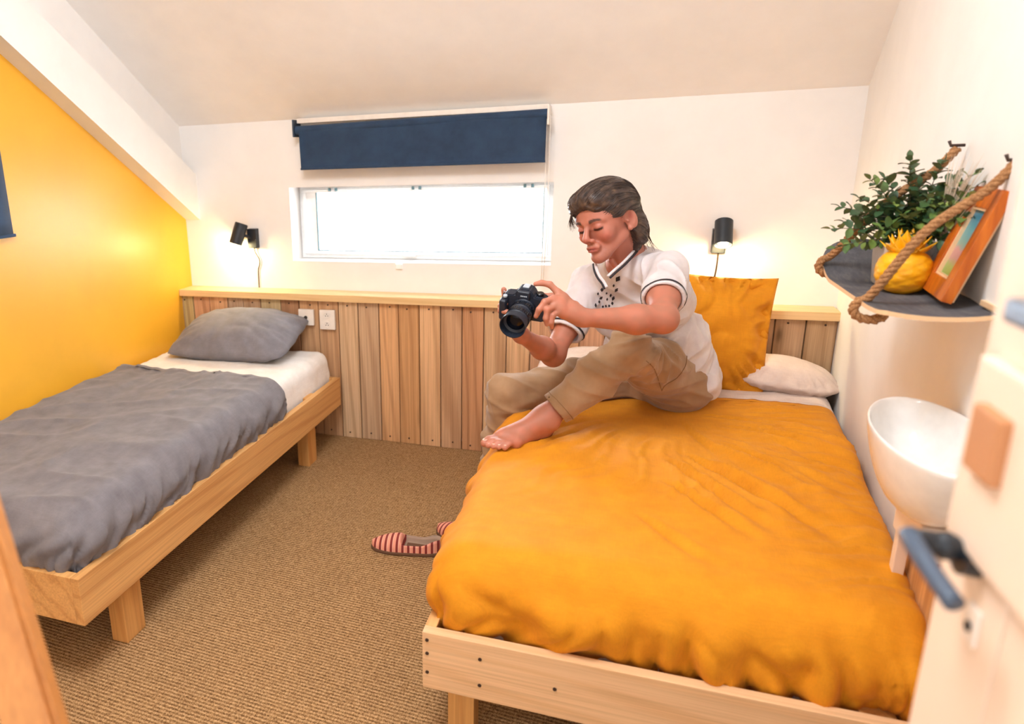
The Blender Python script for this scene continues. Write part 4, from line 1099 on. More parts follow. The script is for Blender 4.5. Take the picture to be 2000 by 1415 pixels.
def headcol(V):
    q = (V-HeadC)@HB.T/HS; x, y, z = q.T; C = np.tile(SKIN, (len(V), 1))
    def blob(cx, cy, cz_, rx, ry, rz, soft=.5):
        d = np.sqrt(((x-cx)/rx)**2+((y-cy)/ry)**2+((z-cz_)/rz)**2); return 1-smst(1-soft, 1, d)
    C[:] = C*.80+np.array(srgb('c2706a')[:3])*.20
    def put(w, c): C[:] = C*(1-w[:, None])+np.array(srgb(c)[:3])*w[:, None]
    for s in (-1, 1):
        put(.38*blob(s*.042, .062, -.028, .028, .03, .024, .9), 'c9635a'); put(.4*blob(s*.031, .08, .004, .020, .02, .011, .6), 'b0685c')
    put(.35*blob(0, .105, -.03, .018, .02, .014, .8), 'c25a50')
    put(.75*blob(0, .092, -.060, .0235, .02, .0105, .35), 'a3544e')
    beard = blob(0, .06, -.085, .06, .055, .036, .5)+blob(0, .09, -.0475, .026, .02, .007, .5)
    put(.30*np.clip(beard, 0, 1)*(.6+.8*np.clip(perlin(V*900)+.3, 0, 1)), '7f5a4b')
    for s in (-1, 1):
        # brows, lash line, inner ear
        t = (s*x-.012)/.036; zc = .0195+.0065*np.sin(np.clip(t, 0, 1)*PI*.75)-.004*t; hw = .0048*(1-.55*np.clip(t, 0, 1))
        hw = hw*1.25
        w = smst(0, .12, t)*(1-smst(.88, 1.05, t))*(1-smst(.7, 1.25, np.abs(z-zc)/hw))*(y > .045)*(s*x > 0); put(.92*w, '3a2822')
        zl = -.0035-.0028*np.sin(np.clip((s*x-.016)/.030, 0, 1)*PI)
        w = smst(.015, .019, s*x)*(1-smst(.044, .048, s*x))*(1-smst(.5, 1.3, np.abs(z-zl)/.0040))*(y > .06); put(.95*w, '2a1a17')
        put(.7*blob(s*.084, -.008, .001, .010, .012, .021, .6), '9c4a3c')
    for s in (-1, 1): put(.8*blob(s*.0068, .0985, -.0405, .0045, .006, .004, .5), '5a2620')
    w = (1-smst(.5, 1.4, np.abs(z+.0605)/.0013))*(1-smst(.019, .023, np.abs(x)))*(y > .07); put(.75*w, '6d2a28')
    return C
C1 = headcol(V1)

# ---- hands: five fingers each, as bent chains of tapered segments rooted in the palm
def hand(fd, wrist, mcp, fingers, thumb, pr_=.020, back=None):
    pc = sum(mcp)/len(mcp)
    fd.cone(wrist, wrist+(pc-wrist)*.35, .024, .025, .02)
    for m in mcp: fd.cone(wrist+(pc-wrist)*.30+(m-pc)*.35, m, .018, .0115, .014)
    for i in range(3): fd.cone((mcp[i]*.8+wrist*.2), (mcp[i+1]*.8+wrist*.2), .0125, .0125, .012)
    for m, ch, r in zip(mcp, fingers, (.0090, .0092, .0087, .0077)):
        pts = [m]+list(ch); rr = [r*1.08, r, r*.92, r*.78]
        for a, b, ra, rb in zip(pts, pts[1:], rr, rr[1:]): fd.cone(a, b, ra, rb, .005)
    pts = thumb; rr = [.0155, .0122, .0106, .0085]
    for a, b, ra, rb in zip(pts, pts[1:], rr, rr[1:]): fd.cone(a, b, ra, rb, .008)
la = Field()
la.cone(Lsho, Lsho+(Lelb-Lsho)*.55, .046, .045, .02); la.cone(Lsho+(Lelb-Lsho)*.45, Lelb, .045, .036, .03)
la.ball(Lelb+nrm(Lelb-Lwri)*.008+A3((0, 0, -.006)), .027, .03)
mid = Lelb+(Lwri-Lelb)*.33+A3((0, 0, -.004)); la.cone(Lelb, mid, .037, .0390, .03); la.cone(mid, Lwri, .0390, .0235, .03, sq=(A3((0, 0, 1)), 1.0))
mcpL = [A3((0.9876, -1.1686, 1.0187)), A3((0.9793, -1.1927, 1.0052)), A3((0.9837, -1.2020, 0.9867)), A3((0.9951, -1.1974, 0.9685))]
finL = [[A3((0.9639, -1.1657, 1.0410)), A3((0.9413, -1.1678, 1.0452)), A3((0.9245, -1.1698, 1.0421))],
        [A3((0.9566, -1.2144, 0.9998)), A3((0.9432, -1.2257, 0.9796)), A3((0.9352, -1.2236, 0.9597))],
        [A3((0.9652, -1.2225, 0.9799)), A3((0.9622, -1.2254, 0.9554)), A3((0.9650, -1.2189, 0.9364))],
        [A3((0.9805, -1.2160, 0.9630)), A3((0.9772, -1.2177, 0.9426)), A3((0.9785, -1.2109, 0.9263))]]
thL = [A3((1.0322, -1.1414, 0.9763)), A3((0.9958, -1.1195, 0.9857)), A3((0.9652, -1.1066, 0.9943)), A3((0.9420, -1.1094, 0.9971))]
hand(la, Lwri, mcpL, finL, thL)
pts = np.array([Lsho, Lelb, Lwri]+mcpL+sum(finL, [])+thL)
V2, F2 = la.mesh(pts.min(0)-.07, pts.max(0)+.07, .0030); V2 = relax(V2, F2, 1, .3)
ra = Field()
ra.cone(Rsho, Rsho+(Relb-Rsho)*.55, .050, .041, .02); ra.cone(Rsho+(Relb-Rsho)*.45, Relb, .041, .034, .03)
ra.ball(Relb+nrm(Relb-Rwri)*.006, .028, .03)
mid = Relb+(Rwri-Relb)*.35; ra.cone(Relb, mid, .033, .034, .03); ra.cone(mid, Rwri, .034, .022, .03)
mcpR = [A3((0.8302, -1.1056, 0.9518)), A3((0.8270, -1.1217, 0.9393)), A3((0.8318, -1.1304, 0.9225)), A3((0.8429, -1.1306, 0.9073))]
finR = [[A3((0.8199, -1.1279, 0.9654)), A3((0.8292, -1.1489, 0.9762)), A3((0.8401, -1.1606, 0.9789))],
        [A3((0.8224, -1.1414, 0.9542)), A3((0.8350, -1.1633, 0.9578)), A3((0.8494, -1.1691, 0.9565))],
        [A3((0.8304, -1.1423, 0.9407)), A3((0.8429, -1.1541, 0.9407)), A3((0.8559, -1.1605, 0.9396))],
        [A3((0.8410, -1.1592, 0.9262)), A3((0.8539, -1.1752, 0.9304)), A3((0.8666, -1.1808, 0.9322))]]
thR = [A3((0.8662, -1.0808, 0.8939)), A3((0.8447, -1.0694, 0.9418)), A3((0.8258, -1.0720, 0.9767)), A3((0.8197, -1.0768, 1.0059))]
hand(ra, Rwri, mcpR, finR, thR)
pts = np.array([Rsho, Relb, Rwri]+mcpR+sum(finR, [])+thR)
V3, F3 = ra.mesh(pts.min(0)-.07, pts.max(0)+.07, .0032); V3 = relax(V3, F3, 1, .3)

# ---- feet
def foot(fd, ank, heel, toe, lat, ln):
    f = nrm(toe-heel); up = A3((0, 0, 1)); lat = nrm(lat-f*(lat@f))
    def Q(a, b, c): return heel+f*(a*ln)+lat*b+up*c
    fd.ell(Q(.08, 0, .028), (.034, .030, .030), np.stack([f, lat, up]), .02)
    fd.cone(ank, Q(.16, 0, .040), .036, .036, .03); fd.ball(ank+lat*.026-up*.008, .014, .015); fd.ball(ank-lat*.026, .015, .015)
    fd.cone(ank+f*.012, Q(.62, -.010, .032), .034, .019, .03, sq=(lat, .8))
    fd.cone(Q(.10, .004, .024), Q(.62, .026, .016), .024, .015, .03); fd.cone(Q(.10, -.006, .026), Q(.70, -.026, .021), .024, .0185, .03)
    fd.cone(Q(.66, .030, .014), Q(.70, -.020, .018), .0145, .018, .02)
    for i, (b, a1, r) in enumerate(((-.030, .985, .0132), (-.010, .995, .0098), (.006, .965, .0092), (.020, .925, .0088), (.034, .875, .0086))):
        fd.cone(Q(.68, b*.92, .019), Q(a1-.10, b, .022 if i else .019), r*1.05, r, .010); fd.cone(Q(a1-.10, b, .021 if i else .018), Q(a1-.03, b, .0115), r, r*.98, .004)
    return Q
lf = Field()
Lheel = A3((0.9523, -0.9818, 0.4772)); Lheel[2] = .512; Ltoe = A3((0.7838, -1.1873, 0.4969)); Ltoe[2] = .514
lf.cone(Lknee+(Lank-Lknee)*.55, Lank, .046, .034, .02)
QL = foot(lf, Lank+A3((0, 0, -.012)), Lheel, Ltoe, A3((.2, -1, 0)), .245)
rf = Field(); Rheel = A3((.738, -.672, .002)); rf.cone(Rknee+(Rank-Rknee)*.7, Rank, .04, .033, .02)
foot(rf, Rank, Rheel, A3((.715, -.92, .002)), A3((-1, 0, 0)), .24)
pts = np.array([Lank, Lheel, Ltoe, Lknee+(Lank-Lknee)*.55])
V4, F4 = lf.mesh(pts.min(0)-.06, pts.max(0)+.06, .0030); V4 = relax(V4, F4, 1, .3)
V5, F5 = rf.mesh(A3((.62, -.98, -.01)), A3((.86, -.60, .30)), .006)
# ---- torso and legs under the clothes
bd = Field()
bd.cone(chest-sh*.07, chest+sh*.07, .085, .085, .04); bd.cone(belly-sh*.05, belly+sh*.05, .085, .085, .05); bd.cone(belly, chest, .09, .095, .04)
bd.cone(Lhip+A3((0, 0, -.0)), Rhip, .085, .085, .05); bd.cone(pel, belly, .10, .09, .05)
for a, b, c in ((Lhip, Lknee, Lank), (Rhip, Rknee, Rank)):
    bd.cone(a, b, .078, .052, .03); bd.cone(b, b+(c-b)*.4, .050, .048, .03); bd.cone(b+(c-b)*.4, c, .048, .034, .03)
V6, F6 = bd.mesh(A3((.62, -1.15, .05)), A3((1.50, -.25, 1.08)), .010)
parts = [(V1, F1, C1), (V2, F2, None), (V3, F3, None), (V4, F4, None), (V5, F5, None), (V6, F6, None)]
VV = []; FF = []; CC = []; n0 = 0
for v, f, c in parts:
    VV.append(v); FF.append(f+n0); n0 += len(v)
    if c is None:
        c = np.tile(SKIN, (len(v), 1)); nn = perlin(v*14); c = c*(1+.05*nn[:, None]); 
        red = np.clip(perlin(v*38)*.5+.1, 0, .3)[:, None]; c = c*(1-red)+np.array(srgb('cf7a62')[:3])*red
    CC.append(c)
VV = np.concatenate(VV); FF = np.concatenate(FF); CC = np.concatenate(CC)
t = NT('skin'); at_ = t.n('ShaderNodeAttribute', attribute_name='Col'); t.bump(t.noise(t.coords(), 900, 2), .12, .0006)
M['skin'] = t.fin(.48, .4, at_.outputs['Color'], Subsurface_Weight=.12, Subsurface_Scale=.02); t.b.inputs['Subsurface Radius'].default_value = (1, .35, .2)
MAN = thing('person', 'barefoot man in embroidered white shirt and khaki trousers sitting on the double bed', 'person', (1.30, -.55, .50))
MAN['label'] = 'barefoot man in white shirt and khaki trousers sitting on the double bed'
ML = tuple(-MAN.location)
body = obj('body', fastmesh('body', VV, FF, CC), 'skin', MAN, ML)
# toenails
nail_m = plain('toenail', 'e8b9a5', .3)
for b, a1, r in ((-.030, .985, .0088), (-.010, .995, .0058), (.006, .965, .0054), (.020, .925, .0050), (.034, .875, .0048)):
    c = QL(a1-.035, b, .0115+ (.0125 if r > .007 else .0092)); bm = bmesh.new(); bmesh.ops.create_uvsphere(bm, u_segments=12, v_segments=6, radius=1)
    bmesh.ops.scale(bm, vec=(r*1.0, r, .0012), verts=bm.verts)
    fdir = nrm(Ltoe-Lheel); o = obj('toenail', bm, nail_m, MAN, tuple(c-A3(MAN.location)), (0, math.radians(14), math.atan2(fdir[1], fdir[0])), smooth=True)

# ---- shirt
st = Field()
st.cone(chest-sh*.085-A3((0, 0, .0)), chest+sh*.085, .104, .104, .04); st.cone(belly-sh*.055+A3((0, 0, -.02)), belly+sh*.06+A3((0, 0, -.02)), .108, .110, .06)
st.cone(belly, chest, .108, .108, .05)
st.cone(Neck-A3((0, 0, .055))-fw*.005, Lsho+A3((0, 0, .0)), .066, .062, .035); st.cone(Neck-A3((0, 0, .055))-fw*.005, Rsho+A3((0, 0, .0)), .066, .060, .035)
st.ball(Neck-A3((0, 0, .05))-fw*.015, .078, .04); st.cone((1.2079, -0.6241, 1.0386), (1.2846, -0.6910, 1.0121), .050, .055, .03); st.cone(Neck-A3((0, 0, .03)), Neck+(HeadC-Neck)*.20-fw*.012, .074, .060, .02, cut=(Neck+(HeadC-Neck)*.20-fw*.01, nrm(HeadC-Neck-fw*.06)))
st.cone(chest-sh*.05+fw*.02, chest+sh*.05+fw*.02, .098, .098, .04)
hemB = A3((1.4296, -0.4825, 0.5853)); hemF = pel+fw*.06+A3((0, 0, .06))
st.cone(belly-fw*.02+sh*.03, hemB, .105, .060, .05); st.cone(hemB+A3((0, 0, .02)), A3((1.4444, -0.5546, 0.5856)), .050, .030, .04); st.cone(belly-fw*.01-sh*.05, pel-fw*.06-sh*.07+A3((0, 0, .03)), .10, .09, .05)
sleeves = []
for S_, E_, r0, r1, f in ((Lsho, Lelb, .064, .058, .62), (Rsho, Relb, .060, .056, .70)):
    d = nrm(E_-S_); c = S_+(E_-S_)*f
    st.cone(S_, S_+(E_-S_)*(f+.2), r0, r1+.004, .025, cut=(c, d)); sleeves.append((c, d, r1))
for (c, d, r) in sleeves: st.cone(c-d*.03, c+d*.05, r-.007, r-.005, .003, 's')
Vb = A3((1.1186, -0.8728, 0.9586))
th_ = Neck+fw*.055-A3((0, 0, .02))
st.cone(Neck+(HeadC-Neck)*.5, Neck-A3((0, 0, .004))+fw*.012, .056, .055, .004, 's')
st.cone(th_+fw*.03, Vb+fw*.02, .033, .005, .008, 's')
Vs, Fs = st.mesh(A3((.90, -1.02, .52)), A3((1.52, -.30, 1.16)), .0042)
Vs = relax(Vs, Fs, 1, .4); Ns = vnormals(Vs, Fs)
def shirt_wr(V, N):
    u = (V-chest)@sh; w = (V-chest)@fw; z = (V-chest)@spine_up
    low = smst(.12, -.10, z) if False else 1-smst(-.12, .12, z)
    D = .006*n2(u*7, z*3+w*4, 201)+.009*ridge(n2(u*16+z*2.5, z*3.5+w*2, 203), 1.6)*(.35+.65*low)+.005*ridge(n2(u*10+z*14, w*12+z*3, 207), 2)
    D += .010*ridge(n2(z*18+u*6, u*4+w*9, 211), 1.8)*low*smst(.1, -.05, w if False else -w*0+.0)*1.0
    ed = np.ones(len(V))
    for c, d, r in sleeves:
        a = (V-c)@d; rr = np.linalg.norm((V-c)-a[:, None]*d, axis=1); ed *= 1-(1-smst(.0, .05, -a))*(rr < .11)*(a > -.05)*.85
    nd = np.linalg.norm(V-(Neck+fw*.02), axis=1); ed *= .25+.75*smst(.07, .14, nd)
    return (D*1.8-.007)*ed
Vs = Vs+Ns*shirt_wr(Vs, Ns)[:, None]
t = NT('white_cotton'); n = t.noise(t.coords(), 18, 4); th = t.noise(t.coords((60, 60, 700)), 2, 3)
c = t.ramp(n, [(.3, srgb('cfc5c6')), (.7, srgb('dfd7d8'))]); t.bump(t.noise(t.coords(), 1100, 2), .2, .0006); M['shirt'] = t.fin(.85, .25, c, Sheen_Weight=.2, Subsurface_Weight=.04)
shirt = obj('shirt', fastmesh('shirt', Vs, Fs), 'shirt', MAN, ML)
bvh = BVHTree.FromPolygons([Vector(p) for p in Vs], [tuple(f) for f in Fs])
M['trim'] = plain('black_embroidery', '2b2428', .8)
def onshirt(p, lift=.0015):
    h = bvh.find_nearest(Vector(p)); return h[0]+h[1]*lift, h[1]
def band(name, pts, w, mat, lift=.002, th=.0012, closed=False):
    """flat ribbon that follows the cloth"""
    P = []; Nn = []
    for p in pts:
        a, b = onshirt(p, lift); P.append(a); Nn.append(b)
    n = len(P); V = []; F = []
    for i in range(n):
        t_ = (P[(i+1) % n if closed else min(i+1, n-1)]-P[i-1 if closed else max(i-1, 0)]).normalized(); b = t_.cross(Nn[i]).normalized()
        V += [P[i]-b*w/2, P[i]-b*w/2+Nn[i]*th, P[i]+b*w/2+Nn[i]*th, P[i]+b*w/2]
    for i in range(n if closed else n-1):
        j = (i+1) % n
        for q in range(4): F.append((i*4+q, j*4+q, j*4+(q+1) % 4, i*4+(q+1) % 4))
    return obj(name, pydata(name, V, F), mat, shirt, smooth=False)
for c, d, r in sleeves:
    u_ = nrm(np.cross(d, A3((.3, .2, 1)))); v_ = np.cross(d, u_)
    for offs, w, mt in ((.013, .0062, 'trim'),):
        band('cuff_trim', [c-d*offs+(u_*math.cos(a)+v_*math.sin(a))*(r+.01) for a in np.linspace(0, 2*PI, 49)[:-1]], w, mt, closed=True)
# stand-up collar: a white band and a black braid round the neck and down the placket
ctr = [(1.2040, -0.5967, 1.0978), (1.1975, -0.6668, 1.0958), (1.1783, -0.7625, 1.0809), (1.1528, -0.8241, 1.0578), (1.1289, -0.8647, 1.0391), (1.1108, -0.8847, 1.0224)]
ctl = [(1.1192, -0.8787, 1.0054)]
cl = spline(ctr, 8)
V, F = tube(cl, .0046, 10); col_o = obj('collar', pydata('collar', V, F), 'shirt', shirt, smooth=True)
dn = Vector(nrm(-Uh*.55+camR*.55+camT*.3))
V, F = tube([p+dn*.0086 for p in cl], .0036, 8); obj('collar_trim', pydata('ct', V, F), 'trim', shirt, smooth=True)
cl2 = spline([(1.0689, -0.8085, 1.0525), (1.0745, -0.8441, 1.0381), (1.0857, -0.8624, 1.0182), (1.1011, -0.8780, 1.0016), (1.1099, -0.8878, 0.9872)], 8)
V, F = tube(cl2, .0052, 10); obj('collar', pydata('collar', V, F), 'shirt', shirt, smooth=True)
V, F = tube([p-Vector(camR)*.007-Vector(camU)*.004 for p in cl2], .0034, 8); obj('collar_trim', pydata('ct', V, F), 'trim', shirt, smooth=True)
# embroidered diamonds beside the placket, cast on to the cloth along the view of his chest
def dia(p, w, h, rot=0):
    """one stitched diamond set on the cloth nearest to p"""
    p, n_ = onshirt(p, 0); a = Vector(camR); a = (a-n_*a.dot(n_)).normalized(); b = n_.cross(a)
    cr2, sr2 = math.cos(rot), math.sin(rot); a, b = a*cr2+b*sr2, b*cr2-a*sr2
    P = [p+a*w/2, p+b*h/2, p-a*w/2, p-b*h/2]; V = [q+n_*.0004 for q in P]+[q*.9+p*.1+n_*.0030 for q in P]
    F = [(4, 5, 6, 7)]+[(i, (i+1) % 4, 4+(i+1) % 4, 4+i) for i in range(4)]
    obj('embroidery', pydata('embroidery', V, F), 'trim', shirt)
def onchest(p):
    d = (Vector(p)-CAM_C).normalized(); h = bvh.ray_cast(CAM_C, d, 5); return h[0] if h[0] is not None else Vector(p)
for p, w, h, ro in (((1.1407, -0.8277, 1.0056), .016, .026, -.3), ((1.1298, -0.8380, 0.9856), .007, .012, .2), ((1.1384, -0.8389, 0.9711), .010, .020, -.4), ((1.1226, -0.8497, 0.9560), .007, .016, .1), ((1.1309, -0.8493, 0.9463), .010, .020, -.2), ((1.1289, -0.8548, 0.9306), .008, .014, 0),
                    ((1.0955, -0.8549, 0.9744), .011, .018, .2), ((1.0841, -0.8630, 0.9622), .007, .012, 0), ((1.0941, -0.8629, 0.9492), .009, .018, -.6), ((1.0888, -0.8687, 0.9369), .007, .012, 0), ((1.0789, -0.8758, 0.9262), .009, .016, 0),
                    ((1.1020, -0.8679, 0.9222), .008, .010, 0), ((1.1111, -0.8640, 0.9234), .008, .010, .4), ((1.1202, -0.8604, 0.9231), .008, .010, 0), ((1.1100, -0.8526, 0.9628), .006, .010, 0), ((1.1128, -0.8572, 0.9438), .006, .012, 0)):
    dia(onchest(p), w, h, ro)

# ---- trousers
pt = Field()
pt.cone(Lhip+A3((0, 0, .0)), Rhip, .098, .096, .05); pt.cone(pel+A3((0, 0, .01)), belly-A3((0, 0, .03)), .105, .092, .05)
pt.ell(A3((1.3649, -0.5602, 0.5597)), (.10, .10, .070), None, .05)
pt.cone(Lhip, Lhip+(Lknee-Lhip)*.5, .093, .084, .04); pt.cone(Lhip+(Lknee-Lhip)*.5, Lknee, .080, .057, .03)
cuff = Lknee+(Lank-Lknee)*.90; dS = nrm(Lank-Lknee)
pt.cone(Lknee, Lknee+(cuff-Lknee)*.45, .058, .060, .03); pt.cone(Lknee+(cuff-Lknee)*.45, cuff+dS*.05, .060, .054, .02, cut=(cuff, dS))
pt.cone(cuff-dS*.03, cuff+dS*.06, .047, .049, .003, 's')
pt.cone(Rhip, Rhip+(Rknee-Rhip)*.5, .090, .080, .04); pt.cone(Rhip+(Rknee-Rhip)*.5, Rknee, .080, .066, .03)
cuR = Rknee+(Rank-Rknee)*.82; dR = nrm(Rank-Rknee)
pt.cone(Rknee, Rknee+(cuR-Rknee)*.5, .066, .062, .03); pt.cone(Rknee+(cuR-Rknee)*.5, cuR+dR*.05, .062, .058, .02, cut=(cuR, dR))
Vp, Fp = pt.mesh(A3((.60, -1.16, .08)), A3((1.54, -.26, .98)), .0052)
Vp = relax(Vp, Fp, 1, .4); Np = vnormals(Vp, Fp)
def pants_wr(V, N):
    D = .004*n2(V[:, 0]*9, V[:, 2]*9+V[:, 1]*7, 301)
    dk = np.linalg.norm(V-Rknee, axis=1); a = (V-Rknee)@dR
    D += .020*ridge(n2(a*24+V[:, 0]*5, V[:, 1]*6, 303), 1.6)*(1-smst(.07, .16, dk))*smst(-.4, .6, (V-Rknee)@nrm(Rhip-Rknee+A3((0, 0, -.6)))*12)
    cF = A3((1.2384, -0.7820, 0.8058)); q = V-cF; dh = np.hypot(q@camU, q@camR)
    ang = np.arctan2(q@camU, q@camR); D += .016*ridge(n2(ang*3.2, dh*5, 305), 1.6)*(1-smst(.10, .20, dh))*smst(.02, .06, dh)
    D += .009*ridge(n2((V-Lknee)@dS*10+V[:, 1]*14, V[:, 0]*6, 307), 2)*smst(.03, .12, (V-Lknee)@dS)
    D += .009*ridge(n2(V[:, 0]*6+V[:, 2]*18, V[:, 1]*8, 309), 2)
    e = 1-(1-smst(0, .03, np.abs((V-cuff)@dS)))*.8
    return (D-.004)*e
Vp = Vp+Np*pants_wr(Vp, Np)[:, None]
t = NT('khaki_twill'); n = t.noise(t.coords(), 12, 4); c = t.ramp(n, [(.3, srgb('927150')), (.7, srgb('a68565'))]); t.bump(t.noise(t.coords((500, 500, 120)), 2, 2), .25, .0008)
M['khaki'] = t.fin(.85, .25, c, Sheen_Weight=.25)
trs = obj('trousers', fastmesh('trousers', Vp, Fp), 'khaki', MAN, ML)
bvh = BVHTree.FromPolygons([Vector(p) for p in Vp], [tuple(f) for f in Fp])
shirt_keep = shirt; shirt = trs
t_ = NT('khaki_seam'); M['seam'] = t_.fin(.9, .2, srgb('87684a'))
def seam(px, w=.0028, lift=.0006):
    out = []
    for p in spline(px, 6):
        d = Vector(p)-CAM_C; h = bvh.ray_cast(CAM_C, d.normalized(), 6); 
        if h[0] is not None: out.append(h[0])
    if len(out) > 2: band('seam', out, w, 'seam', lift, .0010)
seam([(1.3787, -0.5981, 0.7134), (1.3749, -0.6123, 0.6709), (1.3509, -0.6333, 0.6325), (1.3159, -0.6538, 0.6099), (1.3040, -0.6645, 0.5898)])
seam([(1.2475, -0.6560, 0.6928), (1.2760, -0.6538, 0.6627), (1.3038, -0.6636, 0.5933)])
band('cuff_seam', [cuff-dS*.022+(nrm(np.cross(dS, A3((0, 0, 1))))*math.cos(a)+np.cross(dS, nrm(np.cross(dS, A3((0, 0, 1)))))*math.sin(a))*.07 for a in np.linspace(0, 2*PI, 49)[:-1]], .0024, 'seam', .0004, .0008, closed=True)
shirt = shirt_keep

# ---- hair: a shaped cap plus combed strands
hf = Field()
hf.ell(H(0, -.018, .044), hr(.0845, .101, .086), HB, .02); hf.ell(H(0, .040, .078), hr(.064, .052, .038), HB, .03)
hf.ell(H(0, -.066, -.015), hr(.066, .046, .062), HB, .03); hf.ell(H(0, -.070, -.072), hr(.050, .028, .052), HB, .03)
for s in (-1, 1):
    hf.ell(H(s*.068, -.015, .040), hr(.018, .052, .030), HB, .02); hf.ell(H(s*.062, -.062, -.045), hr(.018, .028, .048), HB, .02)
    hf.ell(H(s*.072, .020, .020), hr(.010, .012, .026), HB, .012)
hf.ell(H(.0, .064, .084), hr(.050, .024, .017), HB, .02); hf.ell(H(-.040, .066, .064), hr(.022, .016, .020), HB, .015)
hf.ell(H(0, .120, -.030), hr(.080, .085, .098), HB, .010, 's')
for s in (-1, 1):
    hf.ell(H(s*.088, -.004, -.012), hr(.030, .026, .036), HB, .008, 's'); hf.ell(H(s*.085, .030, -.045), hr(.04, .055, .060), HB, .010, 's')
Vh, Fh_ = hf.mesh(HeadC-.19, HeadC+.19, .0042)
Nh = vnormals(Vh, Fh_); q = (Vh-HeadC)@HB.T
Vh = Vh+Nh*(.0035*ridge(perlin(np.stack([q[:, 0]*60+q[:, 2]*18, q[:, 1]*9, q[:, 2]*45], 1)), 1.5))[:, None]
t = NT('hair_brown'); oi = t.noise(t.coords(), 55, 3); c = t.ramp(oi, [(.3, srgb('2e211d')), (.55, srgb('46332a')), (.8, srgb('6f543c'))]); M['hair'] = t.fin(.42, .5, c, Sheen_Weight=.1)
hair = obj('hair', fastmesh('hair', Vh, Fh_), 'hair', MAN, ML)
rg = np.random.default_rng(3); NS = 1300
ids_ = rg.choice(len(Vh), NS*3, replace=False); S0 = Vh[ids_]; nz0 = Nh[ids_]
keep = ((S0-HeadC)@Uh > -.10*HS); S0 = S0[keep][:NS]
def flow(P):
    q = (P-HeadC)@HB.T/HS; x, y, z = q.T
    d = np.stack([.55*np.sign(x+.012)*smst(0, .05, np.abs(x+.012))+.15*perlin(P*25), -1.0+0*x, .25-1.6*smst(.06, -.10, y)*0-1.5*smst(-.02, -.10, -y*0+y*-1*0-.0*y)*0+np.where(y > .03, .35, -.2-6*np.clip(-y-.0, 0, .12)*1.0)], 1)
    d[:, 2] -= 1.2*smst(-.0, .06, -z)                       # the lengths hang down
    w = d[:, :1]*Lh+d[:, 1:2]*Fh+d[:, 2:3]*Uh; return w/np.linalg.norm(w, axis=1)[:, None]
P = S0.copy(); tr = [P.copy()]; e = .001
offs = rg.uniform(.0008, .0045, len(P))
for k in range(12):
    g = np.stack([hf.ev(P+np.eye(3)[i]*e)-hf.ev(P-np.eye(3)[i]*e) for i in range(3)], 1); g /= np.maximum(np.linalg.norm(g, axis=1), 1e-9)[:, None]
    w = flow(P); w = w-g*(w*g).sum(1)[:, None]; w /= np.maximum(np.linalg.norm(w, axis=1), 1e-9)[:, None]
    P = P+w*.0075; dd = hf.ev(P); P = P-g*(dd-offs*math.sin(PI*min((k+1)/9, 1)*.6+.3))[:, None]*.9; tr.append(P.copy())
tr = np.stack(tr, 1); SV = []; SF = []
m_, K, _ = tr.shape; tv = np.zeros((m_, K, 3, 3))
for k in range(K):
    tg = tr[:, min(k+1, K-1)]-tr[:, max(k-1, 0)]; tg /= np.maximum(np.linalg.norm(tg, axis=1), 1e-9)[:, None]; u = np.cross(tg, A3((.3, .5, .8))); u /= np.linalg.norm(u, axis=1)[:, None]; v = np.cross(tg, u)
    r = .0009*(1-.85*k/(K-1))*(0.5 if k == 0 else 1)
    for j in range(3): tv[:, k, j] = tr[:, k]+(u*math.cos(2*PI*j/3)+v*math.sin(2*PI*j/3))*r
idx = np.arange(m_*K*3).reshape(m_, K, 3); fs = np.stack([np.stack([idx[:, :-1, j], idx[:, :-1, (j+1) % 3], idx[:, 1:, (j+1) % 3], idx[:, 1:, j]], -1) for j in range(3)], 2).reshape(-1, 4)
tag(obj('strands', fastmesh('strands', tv.reshape(-1, 3), fs), 'hair', hair), kind='stuff')
# loose fringe falling at his right temple and ends flicking at the nape
SV = []; SF = []
for k in range(70):
    if k < 34:
        a = H(-.030-.0012*k*.9, .082-.0009*k, .062+.006*rg.random()); b = H(-.052-.0004*k, .100-.0008*k, .040+.01*rg.random()); c_ = H(-.060+.012*rg.random(), .098-.0010*k, .002+.022*rg.random())
    else:
        s = rg.uniform(-.055, .062); a = H(s, -.088, -.055); b = H(s*1.02, -.096-.004*rg.random(), -.095); c_ = H(s*1.05+.006*rg.normal(), -.100-.016*rg.random(), -.118-.016*rg.random())
    pts = [a*(1-x)**2+b*2*x*(1-x)+c_*x*x for x in np.linspace(0, 1, 8)]
    v, f = tube(pts, [.0016*(1-.8*i/7) for i in range(8)], 4); oo = len(SV); SV += v; SF += [tuple(i+oo for i in q) for q in f]
tag(obj('strands', pydata('strands', SV, SF), 'hair', hair, smooth=True), kind='stuff')

# ------------------------------------------------------------------ the camera in his hands
CB = A3((0.8947, -1.1388, 0.9797))
zl = nrm(-.47*camR-.50*camU+.73*camT)            # where the lens points
xl = nrm(camR*.97+camU*.10); xl = nrm(xl-zl*(xl@zl)); yl = np.cross(zl, xl)    # across the body, and the body's up
if yl@camU < 0: yl = -yl
MC = Matrix(((xl[0], yl[0], zl[0], CB[0]), (xl[1], yl[1], zl[1], CB[1]), (xl[2], yl[2], zl[2], CB[2]), (0, 0, 0, 1)))
DC = thing('camera', 'black reflex camera with a zoom lens held in both hands of the man', 'camera', tuple(CB))
DC.matrix_world = MC
M['cam_body'] = paint('camera_rubber', '1c2433', .5, .2, .4, 300, .5); M['cam_gloss'] = plain('camera_gloss', '10141c', .2); M['lens_glass'] = plain('lens_glass', '070b18', .12, .35); M['cam_mark'] = plain('camera_marks', 'b9c2cc', .4)
